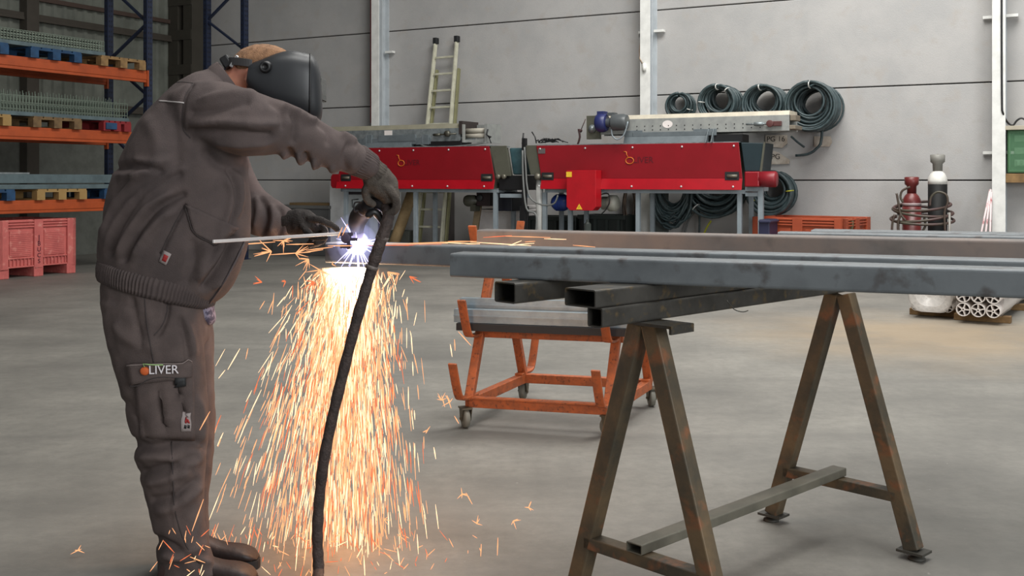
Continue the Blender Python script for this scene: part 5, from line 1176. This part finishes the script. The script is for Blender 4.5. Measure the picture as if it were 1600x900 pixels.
limb(b, [(258, 490, 3.40, 36, .065), (272, 560, 3.40, 38, .065), (290, 680, 3.40, 32, .06), (290, 760, 3.40, 31, .055), (296, 835, 3.40, 22, .036), (298, 862, 3.40, 20, .034)])
V, Fc, E_, lap = remesh(b, .0085, 3)
mbp = MB(); mbp.v = [Vector(v) for v in V]; mbp.f = [list(f) for f in Fc]; mbp.mi = [0]*len(Fc); mbp.sm = [True]*len(Fc)
worker = obj('person', mbp, M_skin, label='person in grey work clothes, gloves and dark welding mask, bending over the beam with a cutting torch', cat='person')
worker['label'] = 'person in grey work clothes and welding mask, bent over the beam holding a torch'
# hair
b = MB(); trunk(b, [(362, 98, 372, 118, YC, .045), (366, 88, 386, 128, YC, .068), (378, 77, 402, 130, YC, .080), (400, 70, 420, 122, YC, .083), (426, 71, 438, 108, YC, .078), (448, 80, 454, 98, YC, .055)], n=28, p=2.1)
V, Fc, E_, lap = remesh(b, .006, 2); V = rnoise(V, normals(V, Fc), 70, .003); npobj('hair', V, Fc, mat('brown_stubble', rgb(150, 112, 82), .9, c2=rgb(120, 88, 64), scale=60, bump=.5, bscale=300), worker)
# --- jacket
b = MB()
trunk(b, [(158, 425, 322, 478, YC, .178), (153, 402, 356, 454, YC, .195), (155, 370, 380, 410, YC, .212), (163, 325, 391, 362, YC, .222), (176, 275, 391, 305, YC, .228), (196, 225, 388, 255, YC, .230), (222, 182, 380, 222, YC, .228), (256, 146, 374, 198, YC, .212), (294, 120, 378, 172, YC, .165), (320, 111, 376, 160, YC, .105), (334, 106, 376, 152, YC, .08)], n=48)
nr_ = (44, 51, 51, 47, 41, 37, 33, 28, 21, 19); 
jn = [(292, 178, 3.20), (335, 178, 3.15), (385, 192, 3.12), (415, 197, 3.13), (443, 202, 3.155), (467, 212, 3.19), (503, 227, 3.245), (540, 241, 3.305), (566, 254, 3.35), (576, 260, 3.37)]
limb(b, [(x, y, Y_, r, max(.045, r*.00178)) for (x, y, Y_), r in zip(jn, nr_)])
jf = [(325, 195, 3.50), (345, 245, 3.56), (362, 285, 3.59), (382, 318, 3.60), (405, 334, 3.59), (428, 343, 3.57), (446, 347, 3.56)]
limb(b, [(x, y, Y_, r, r*.0019) for (x, y, Y_), r in zip(jf, (44, 42, 38, 36, 33, 29, 24))])
V, Fc, E_, lap = remesh(b, .0062, 8)
N = normals(V, Fc); V = rnoise(V, N, 6, .008, 3.1); N = normals(V, Fc)
FJ = [([(165, 402), (178, 360), (210, 315), (262, 280), (296, 256)], .013, 6.5), ([(183, 408), (200, 370), (232, 325), (275, 298)], .012, 6), ([(205, 412), (222, 378), (250, 345), (280, 325)], .009, 6),
      ([(160, 385), (170, 330), (200, 290), (240, 262)], .009, 6), ([(172, 395), (188, 350), (225, 303), (280, 272)], -.011, 5), ([(195, 405), (215, 362), (250, 322), (285, 305)], -.010, 5), ([(160, 350), (175, 315), (205, 280)], -.007, 5),
      ([(183, 262), (215, 258), (250, 266)], -.008, 5), ([(180, 275), (220, 272), (262, 254)], .007, 6), ([(205, 250), (235, 254), (270, 250)], .006, 6),
      ([(300, 133), (289, 150), (284, 180), (287, 205), (300, 218)], -.0045, 3.2),
      ([(305, 160), (340, 150), (380, 146), (405, 150)], .008, 6), ([(300, 176), (340, 172), (385, 160)], -.006, 6), ([(292, 196), (340, 190), (400, 194), (450, 193)], .009, 7), ([(300, 205), (350, 206), (420, 212)], -.008, 6), ([(330, 222), (380, 226), (430, 222)], .007, 6),
      ([(425, 160), (438, 172), (440, 196)], -.006, 5), ([(442, 166), (455, 172), (470, 178)], .009, 5), ([(468, 176), (480, 186), (496, 188)], .008, 5), ([(458, 180), (462, 196), (458, 220)], -.007, 5), ([(500, 195), (512, 206), (512, 222)], -.005, 5), ([(530, 208), (545, 214), (556, 226)], .008, 5),
      ([(545, 225), (538, 245), (540, 262)], -.006, 4), ([(556, 228), (550, 248), (552, 268)], .005, 4),
      ([(440, 236), (446, 246), (452, 250)], .013, 6), ([(462, 240), (470, 250), (476, 256)], .013, 6), ([(486, 250), (492, 258), (500, 263)], .012, 5), ([(515, 258), (522, 266), (528, 270)], .010, 5), ([(452, 236), (458, 246)], -.012, 4), ([(478, 243), (483, 254)], -.011, 4),
      ([(288, 322), (270, 355), (250, 396)], -.008, 3), ([(350, 270), (362, 305), (352, 350), (345, 390)], .009, 6), ([(368, 260), (376, 300), (368, 345)], .008, 5), ([(360, 268), (368, 310), (358, 352)], -.008, 4),
      ([(375, 378), (358, 415), (330, 455)], .012, 5), ([(366, 372), (345, 412), (318, 448)], -.012, 4.5), ([(350, 378), (330, 412), (306, 440)], .010, 6), ([(300, 380), (302, 410), (292, 440)], -.006, 7), ([(320, 372), (322, 400), (310, 430)], .006, 7),
      ([(322, 240), (345, 258), (385, 262)], -.012, 9), ([(225, 180), (245, 215), (250, 262)], .005, 12), ([(262, 160), (274, 200), (276, 250)], -.004, 9),
      ([(398, 305), (404, 330), (398, 362)], .009, 5), ([(410, 312), (416, 335), (410, 365)], -.009, 4), ([(422, 318), (428, 340), (422, 366)], .009, 5), ([(436, 325), (441, 345), (436, 368)], -.007, 4)]
V = folds(V, N, FJ); V = lap(V, 1)
N = normals(V, Fc); V = rnoise(V, N, 22, .0022, 8.0)
jacket = npobj('jacket', V, Fc, M_jacket, worker)
bvj = BVHTree.FromPolygons([Vector(v) for v in V], Fc)
camp = Vector((0, 0, EYE))
def hit(bv, x, y, off=0.0):
    d = (px(x, y, 1.0)-camp).normalized(); r = bv.ray_cast(camp, d)
    if r[0] is None: return None
    n_ = r[1]
    if n_.dot(d) > 0: n_ = -n_
    return r[0]+n_*off, n_
def patch(name, bv, c, m, parent, nx=10, ny=8, th=.004, lift=.004, **k):
    """cloth patch following the surface; c = four pixel corners TL TR BR BL"""
    top = []; bot = []
    for j in range(ny+1):
        for i in range(nx+1):
            u, v = i/nx, j/ny
            x = (c[0][0]*(1-u)+c[1][0]*u)*(1-v)+(c[3][0]*(1-u)+c[2][0]*u)*v; y = (c[0][1]*(1-u)+c[1][1]*u)*(1-v)+(c[3][1]*(1-u)+c[2][1]*u)*v
            h = hit(bv, x, y)
            if h is None: return None
            top.append(h[0]+h[1]*lift); bot.append(h[0]+h[1]*(lift-th-.004))
    b = MB(); b.smooth = True; w_ = nx+1; fs = []
    n0 = len(top)
    for j in range(ny):
        for i in range(nx):
            q = (j*w_+i, j*w_+i+1, (j+1)*w_+i+1, (j+1)*w_+i); fs.append(q); fs.append(tuple(n0+z for z in reversed(q)))
    rim = [i for i in range(nx)]+[nx+w_*j for j in range(ny)]+[ny*w_+i for i in range(nx, 0, -1)]+[w_*j for j in range(ny, 0, -1)]
    for i in range(len(rim)):
        a, c_ = rim[i], rim[(i+1) % len(rim)]; fs.append((a, c_, n0+c_, n0+a))
    b.add(top+bot, fs); return obj(name, b, m, parent, **k)
def seam(name, bv, pts, r, m, parent, off=.001, **k):
    P_ = [hit(bv, x, y, off) for x, y in catmull(pts, 5)]; P_ = [p[0] for p in P_ if p]
    if len(P_) < 2: return None
    b = MB(); b.tube(P_, r, 5); return obj(name, b, m, parent, **k)
seam('armhole_seam', bvj, [(302, 131), (290, 150), (285, 180), (287, 203), (298, 216)], .0022, M_seam, jacket, 0)
seam('yoke_piping', bvj, [(249, 158), (268, 159), (288, 161)], .0022, M_piping, jacket)
seam('side_seam', bvj, [(288, 322), (270, 355), (250, 396)], .0018, M_seam, jacket, 0)
seam('yoke_seam', bvj, [(262, 133), (280, 128), (302, 130)], .0018, M_seam, jacket, 0)
patch('pocket_flap', bvj, [(290, 318), (372, 356), (338, 384), (304, 364)], M_jacket, jacket, lift=.006)
seam('pocket_edge', bvj, [(290, 320), (296, 344), (305, 365), (336, 384)], .0020, M_seam, jacket, .004)
lb = patch('woven_label', bvj, [(257, 391), (268, 397), (260, 414), (249, 408)], mat('grey_label', rgb(150, 140, 138), .7), jacket, 3, 4, .002, .004)
if lb: patch('red_patch', bvj, [(258, 397), (264, 400), (260, 409), (254, 406)], mat('red_thread', rgb(150, 34, 34), .7), lb, 3, 3, .002, .0062)
seam('zip', bvj, [(383, 372), (372, 400), (356, 430), (338, 458), (326, 474)], .004, mat('zip_tape', rgb(70, 62, 64), .6), jacket, .002)
# collar
b = MB(); R1 = [(321, 112, 374, 162, YC, .098), (329, 103, 378, 157, YC, .090), (339, 97, 380, 153, YC, .082)]
R2 = [(342, 99, 377, 152, YC, .076), (336, 105, 374, 155, YC, .080)]
b.smooth = True; b.ring_loft([tring(*s) for s in catmull(R1, 3)+R2], cap=False); obj('collar', b, M_jacket, jacket)
# ribbed waistband
def ribring(bx, by, fx, fy, Y, b_, n=480, amp=.004):
    r = tring(bx, by, fx, fy, Y, b_, n=n); c = sum(r, Vector())/n
    return [p+(p-c).normalized()*amp*.8*math.cos(2*PI*k*110/n) for k, p in enumerate(r)]
b = MB(); b.smooth = True
b.ring_loft([ribring(*s, amp=a) for s, a in (((158, 404, 342, 448, YC, .190), .001), ((153, 407, 342, 454, YC, .197), .004), ((151, 418, 338, 462, YC, .196), .005), ((151, 430, 334, 474, YC, .192), .005), ((153, 437, 328, 480, YC, .186), .004), ((160, 439, 322, 478, YC, .176), .001))])
obj('waistband', b, M_jacket, jacket)
b = MB(); b.smooth = True
for (c_, m_) in (((570, 256, 3.36, 19.5, .040), 0),):
    p0 = px(556, 249, 3.335); p1 = px(580, 262, 3.378); T = (p1-p0).normalized(); D = Vector((0, 1, 0)); D = (D-T*D.dot(T)).normalized(); Nn = T.cross(D)
    rings = []
    for q, ra in ((0, .048), (.1, .050), (.5, .046), (.9, .043), (1.0, .040)):
        rings.append([p0.lerp(p1, q)+(Nn*math.cos(2*PI*k/120)+D*(.95*math.sin(2*PI*k/120)))*(ra+.0022*math.cos(2*PI*k*30/120)) for k in range(120)])
    b.ring_loft(rings)
obj('cuff', b, M_jacket, jacket)
# --- shirt tail
b = MB(); trunk(b, [(250, 440, 338, 462, YC, .13), (270, 462, 335, 480, YC, .12), (288, 484, 338, 497, YC, .10), (300, 492, 332, 508, YC, .07)], n=28)
V, Fc, E_, lap = remesh(b, .006, 3); npobj('shirt_tail', V, Fc, mat('plaid_shirt', rgb(120, 116, 134), .9, c2=rgb(66, 64, 84), scale=60, lo=.48, hi=.52), worker)
# --- trousers
b = MB()
trunk(b, [(160, 425, 330, 455, YC, .165), (156, 450, 328, 470, YC, .178), (160, 485, 328, 500, YC, .180), (172, 520, 326, 530, YC, .165)], n=44)
trunk(b, [(158, 470, 318, 485, 3.255, .105), (165, 510, 318, 520, 3.25, .112), (174, 550, 319, 556, 3.245, .112), (188, 605, 321, 608, 3.24, .106), (200, 655, 324, 656, 3.24, .098), (211, 700, 322, 702, 3.24, .092), (222, 750, 320, 752, 3.24, .088), (234, 805, 322, 806, 3.24, .084), (243, 850, 330, 852, 3.24, .080), (247, 895, 342, 893, 3.24, .076)], n=36, p=2.2)
trunk(b, [(185, 470, 328, 485, 3.40, .100), (200, 520, 331, 525, 3.405, .108), (215, 580, 334, 584, 3.405, .104), (232, 650, 337, 652, 3.40, .095), (244, 710, 335, 712, 3.40, .088), (252, 770, 330, 772, 3.40, .082), (256, 825, 330, 827, 3.40, .076), (258, 862, 332, 864, 3.40, .072)], n=36, p=2.2)
V, Fc, E_, lap = remesh(b, .0062, 7)
N = normals(V, Fc); V = rnoise(V, N, 6, .010, 5.5, (1, 1, .6)); N = normals(V, Fc)
FT = [([(206, 468), (212, 500), (222, 540)], -.005, 5), ([(262, 470), (258, 500), (245, 524)], -.008, 4), ([(230, 480), (236, 520), (240, 560)], .005, 7), ([(200, 690), (240, 700), (280, 690), (318, 696)], -.011, 8), ([(208, 716), (245, 712), (290, 722), (318, 712)], .010, 8),
      ([(225, 755), (262, 748), (300, 736)], .008, 8), ([(222, 738), (260, 728), (305, 715)], -.009, 6), ([(240, 800), (268, 795), (300, 775), (320, 750)], .008, 8), ([(238, 782), (270, 775), (306, 752)], -.008, 6),
      ([(236, 842), (265, 852), (310, 880)], -.010, 6), ([(245, 870), (280, 868), (322, 850)], .010, 8), ([(250, 858), (290, 870), (335, 880)], .009, 6), ([(268, 700), (272, 760), (276, 830)], .004, 3), ([(248, 610), (253, 640), (258, 668)], -.012, 3.5), ([(262, 602), (262, 635), (268, 665)], .009, 5), ([(275, 600), (282, 625), (290, 650)], -.007, 4), ([(195, 630), (215, 650), (230, 680)], -.006, 7),
      ([(175, 500), (200, 530), (240, 545)], .006, 9), ([(290, 500), (300, 530), (304, 560)], .007, 6), ([(282, 500), (290, 530), (294, 560)], -.006, 5), ([(312, 620), (318, 660), (316, 700)], .005, 5)]
V = folds(V, N, FT); V = lap(V, 1); N = normals(V, Fc); V = rnoise(V, N, 24, .0035, 2.0)
trous = npobj('trousers', V, Fc, M_trous, worker)
bvt = BVHTree.FromPolygons([Vector(v) for v in V], Fc)
patch('back_pocket_flap', bvt, [(155, 443), (204, 448), (200, 466), (158, 460)], M_trous, trous, lift=.008, th=.006)
seam('side_seam', bvt, [(225, 455), (229, 500), (236, 545), (240, 566)], .002, M_seam, trous, .0)
seam('side_seam', bvt, [(268, 690), (270, 740), (274, 800), (290, 850), (312, 880)], .0018, M_seam, trous, .0)
seam('front_pocket_edge', bvt, [(262, 466), (260, 490), (252, 510), (240, 524)], .002, M_seam, trous, .0)
pk = patch('cargo_pocket', bvt, [(212, 580), (300, 578), (304, 684), (222, 682)], M_trous, trous, 14, 16, .010, .011)
fl_ = patch('cargo_pocket_flap', bvt, [(204, 567), (300, 565), (298, 588), (209, 600)], M_trous, trous, 14, 6, .012, .019)
seam('stitching', bvt, [(205, 568), (252, 566), (299, 566)], .0012, mat('pale_stitch', rgb(140, 128, 124), .8), trous, .022)
seam('pocket_edge', bvt, [(209, 601), (222, 601), (236, 592), (252, 588), (280, 588)], .0020, M_seam, trous, .018)
patch('black_tab', bvt, [(275, 588), (290, 588), (290, 602), (276, 603)], M_dark, trous, 3, 3, .003, .023)
lb = patch('woven_label', bvt, [(282, 644), (298, 643), (298, 672), (283, 672)], mat('grey_label', rgb(150, 140, 138), .7), trous, 3, 5, .002, .014)
M_redthr = mat('red_thread', rgb(150, 34, 34), .7)
if lb:
    for (x, y, m_) in ((289, 657, M_redthr), (294, 657, M_redthr), (289, 665, M_black), (294, 665, M_black)):
        patch('emblem', bvt, [(x-1.5, y-3), (x+2, y-2), (x+1.5, y+3), (x-2, y+2)], m_, lb, 2, 2, .002, .0165)
h0 = hit(bvt, 259, 577, .026); h1 = hit(bvt, 272, 576, .026)
if h0 and h1:
    xa = (h1[0]-h0[0]).normalized(); pc_ = h0[0].lerp(h1[0], .0)
    text('lettering', 'LIVER', pc_, .036, Vector((1, xa.y*.3, .02)), Z3, mat('white_thread', rgb(222, 216, 220), .7), trous, .0008)
    text('lettering', 'frutas', pc_+Vector((-.018, 0, .017)), .014, Vector((1, xa.y*.3, .02)), Z3, mat('green_thread', rgb(150, 186, 120), .7), trous, .0008) if False else None
    b = MB(); oc = hit(bvt, 233, 578, .024)[0]; b.smooth = True
    b.ring_loft([[oc+Vector((r*math.cos(a), -h, r*.9*math.sin(a))) for a in [2*PI*k/20 for k in range(20)]] for r, h in ((.014, -.004), (.014, .001), (.010, .004), (.003, .005))])
    obj('orange_emblem', b, mat('orange_thread', rgb(196, 92, 40), .7), trous)
    b = MB(); b.tube([oc+Vector((0, -.002, .012)), oc+Vector((-.004, -.003, .022)), oc+Vector((.010, -.003, .020)), oc+Vector((.030, -.003, .0185)), oc+Vector((.055, -.002, .0185))], .0018, 5); obj('green_leaf', b, mat('green_thread', rgb(150, 186, 120), .7), trous)
# --- boots
M_boot = mat('dark_brown_leather', rgb(48, 32, 29), .55, c2=rgb(34, 24, 22), scale=12, bump=.2); M_sole = mat('boot_sole', rgb(30, 28, 27), .8)
for (xh, Yb, lab) in ((252, 3.24, 'near'), (262, 3.40, 'far')):
    sc = Yb/F; hx = (xh-800)*sc
    prof = [(0.0, .03, .034, .035), (.005, .05, .03, .075), (.03, .05, .028, .13), (.08, .046, .028, .13), (.13, .042, .028, .098), (.18, .047, .028, .078), (.235, .05, .028, .070), (.272, .044, .028, .055), (.292, .02, .03, .035)]
    rings = []
    for q in catmull(prof, 3):
        xo, hw, z0, z1 = q; rings.append([Vector((hx+xo, Yb+hw*math.copysign(abs(math.cos(a))**.75, math.cos(a))*.95, (z0+z1)/2+(z1-z0)/2*math.copysign(abs(math.sin(a))**.75, math.sin(a)))) for a in [2*PI*k/24 for k in range(24)]])
    b = MB(); b.smooth = True; b.ring_loft(rings); bt = obj('boot', b, M_boot, worker)
    n = 30; so = []
    for a in [2*PI*k/n for k in range(n)]:
        c, s = math.cos(a), math.sin(a); so.append((hx+.146+.152*math.copysign(abs(c)**.75, c), Yb+(.050 if c > -.2 else .043)*math.copysign(abs(s)**.75, s)))
    b = MB(); b.ring_loft([[Vector((x, y, z)) for x, y in so] for z in (0, .03)]); obj('sole', b, M_sole, bt, bevel=.003)
# --- gloves
def fingers(mb, lst):
    for pts, r in lst: 
        P_ = PX(pts, 3); n_ = len(P_); mb.tube(P_, [r*(1.06-.22*i/(n_-1)) for i in range(n_)], 12, round_ends=True)
b = MB()
limb(b, [(574, 259, 3.375, 17, .032), (580, 266, 3.385, 19, .037), (590, 279, 3.40, 24, .045), (601, 293, 3.415, 23, .050), (608, 304, 3.42, 17, .048)], n=24)
fingers(b, [([(602, 290, 3.375), (616, 306, 3.372), (619, 324, 3.385), (607, 334, 3.395)], .0138), ([(602, 289, 3.402), (616, 306, 3.402), (620, 325, 3.410), (608, 336, 3.418)], .0142),
            ([(600, 288, 3.430), (615, 304, 3.432), (619, 322, 3.440), (608, 334, 3.455)], .0128), ([(597, 287, 3.456), (611, 301, 3.460), (615, 316, 3.466), (604, 327, 3.474)], .0112),
            ([(580, 284, 3.385), (571, 298, 3.390), (573, 311, 3.400), (583, 319, 3.405)], .0140)])
V, Fc, E_, lap = remesh(b, .0034, 3); N = normals(V, Fc); V = rnoise(V, N, 45, .0025)
gl = npobj('glove', V, Fc, M_glove, worker, label='grey knit glove gripping the torch')
b = MB(); b.smooth = True; p0 = px(577, 262, 3.382); p1 = px(588, 274, 3.398); T = (p1-p0).normalized(); D = Vector((0, 1, 0)); D = (D-T*D.dot(T)).normalized(); Nn = T.cross(D)
b.ring_loft([[p0.lerp(p1, q)+(Nn*math.cos(2*PI*k/96)+D*math.sin(2*PI*k/96))*(ra+.0012*math.cos(2*PI*k*24/96)) for k in range(96)] for q, ra in ((0, .036), (.05, .040), (.5, .041), (1, .045), (1.02, .040))]); obj('knit_cuff', b, M_glove, gl)
b = MB()
limb(b, [(442, 346, 3.565, 18, .034), (458, 347, 3.555, 20, .038), (476, 348, 3.54, 21, .042), (490, 350, 3.53, 15, .040)], n=24)
fingers(b, [([(484, 342, 3.500), (500, 344, 3.490), (515, 350, 3.495), (527, 358, 3.51)], .0125), ([(474, 354, 3.500), (484, 366, 3.455), (497, 371, 3.445), (508, 371, 3.452)], .0125),
            ([(490, 350, 3.53), (506, 358, 3.535), (507, 374, 3.530), (494, 380, 3.515)], .0125), ([(486, 352, 3.55), (500, 364, 3.555), (497, 380, 3.545), (483, 383, 3.525)], .0122), ([(478, 354, 3.565), (488, 368, 3.57), (484, 382, 3.56), (471, 383, 3.54)], .0112)])
V, Fc, E_, lap = remesh(b, .0034, 3); N = normals(V, Fc); V = rnoise(V, N, 45, .003)
npobj('glove', V, Fc, M_gloved, worker, label='dark glove holding the metal rod')
# --- welding helmet
M_mask = mat('satin_black_mask', rgb(38, 40, 43), .45, c2=rgb(32, 34, 37), scale=3)
hm = empty('tmp', px(430, 135, YC), None, None) if False else None
def mring(xt, yt, xb, yb, hw, n=36, p=3.2): return tring(xt, yt, xb, yb, YC, hw, n=n, p=p)
st = [(389, 103, 384, 136, .104), (396, 99, 389, 146, .112), (412, 92, 404, 164, .118), (432, 84, 424, 178, .120), (456, 81, 447, 186, .117), (474, 84, 468, 190, .110), (484, 86, 481, 192, .103), (487, 87, 486, 193, .097), (493, 93, 496, 192, .084), (499, 106, 502, 186, .064), (502, 122, 504, 172, .040)]
b = MB(); b.smooth = True
S_ = catmull(st, 3); b.ring_loft([mring(*s) for s in S_])
helm = obj('welding_helmet', b, M_mask, worker)
# raised ridge down the front edge, viewing window, knob, headgear
b = MB(); q = mring(485, 86, 484, 192, .1035, n=48); b.tube(q, .003, 5, closed=True); obj('front_ridge', b, M_black, helm)
b = MB(); b.box(px(503, 140, YC), (.012, .10, .075)); obj('viewing_window', b, mat('dark_lens', rgb(12, 22, 18), .1), helm, bevel=.004)
kp = px(415, 105, YC-.118); b = MB(); b.lathe(kp+Vector((0, .012, 0)), [(0, 0), (.019, 0), (.020, .006), (.017, .014), (.017, .024), (.010, .026), (.009, .020), (0, .020)], 24, (0, -1, 0)); obj('knob', b, M_black, helm)
kp2 = px(415, 105, YC+.118); b = MB(); b.lathe(kp2-Vector((0, .012, 0)), [(0, 0), (.019, 0), (.017, .024), (0, .026)], 24, (0, 1, 0)); obj('knob', b, M_black, helm)
b = MB(); q = []
for k in range(25):
    a = PI*(.5+k/24.0)    # wraps behind the head from near side to far side
    q.append((math.cos(a), math.sin(a)))
rings = []
for k in range(29):
    a = -PI/2-PI*k/28; cx_, sy_ = math.cos(a), math.sin(a)
    c0_ = px(394, 104, YC); ray_ = Vector((c0_.x, c0_.y, 0)).normalized(); sid_ = Vector((ray_.y, -ray_.x, 0)); c_ = c0_+sid_*(.074*cx_)+ray_*(.088*sy_)-Z3*(.012*cx_)
    o_ = (sid_*cx_+ray_*sy_).normalized(); rings.append([c_+o_*.003+Z3*.012, c_+o_*.003-Z3*.012, c_-o_*.002-Z3*.012, c_-o_*.002+Z3*.012])
b.ring_loft(rings); obj('headband', b, mat('dark_band', rgb(58, 56, 56), .5), helm, bevel=.001)
bp0 = px(357, 98, YC-.02); b = MB(); b.box(bp0, (.030, .07, .040), (Vector((.85, 0, .5)), Vector((0, 1, 0)), Vector((-.5, 0, .85)))); obj('ratchet', b, M_black, helm, bevel=.006)
b = MB(); b.box(px(366, 96, YC-.062), (.012, .012, .042), (Vector((.85, 0, -.5)), Vector((0, 1, 0)), Vector((.5, 0, .85)))); obj('clip', b, mat('bright_clip', rgb(170, 170, 170), .25, .7), helm, bevel=.003)
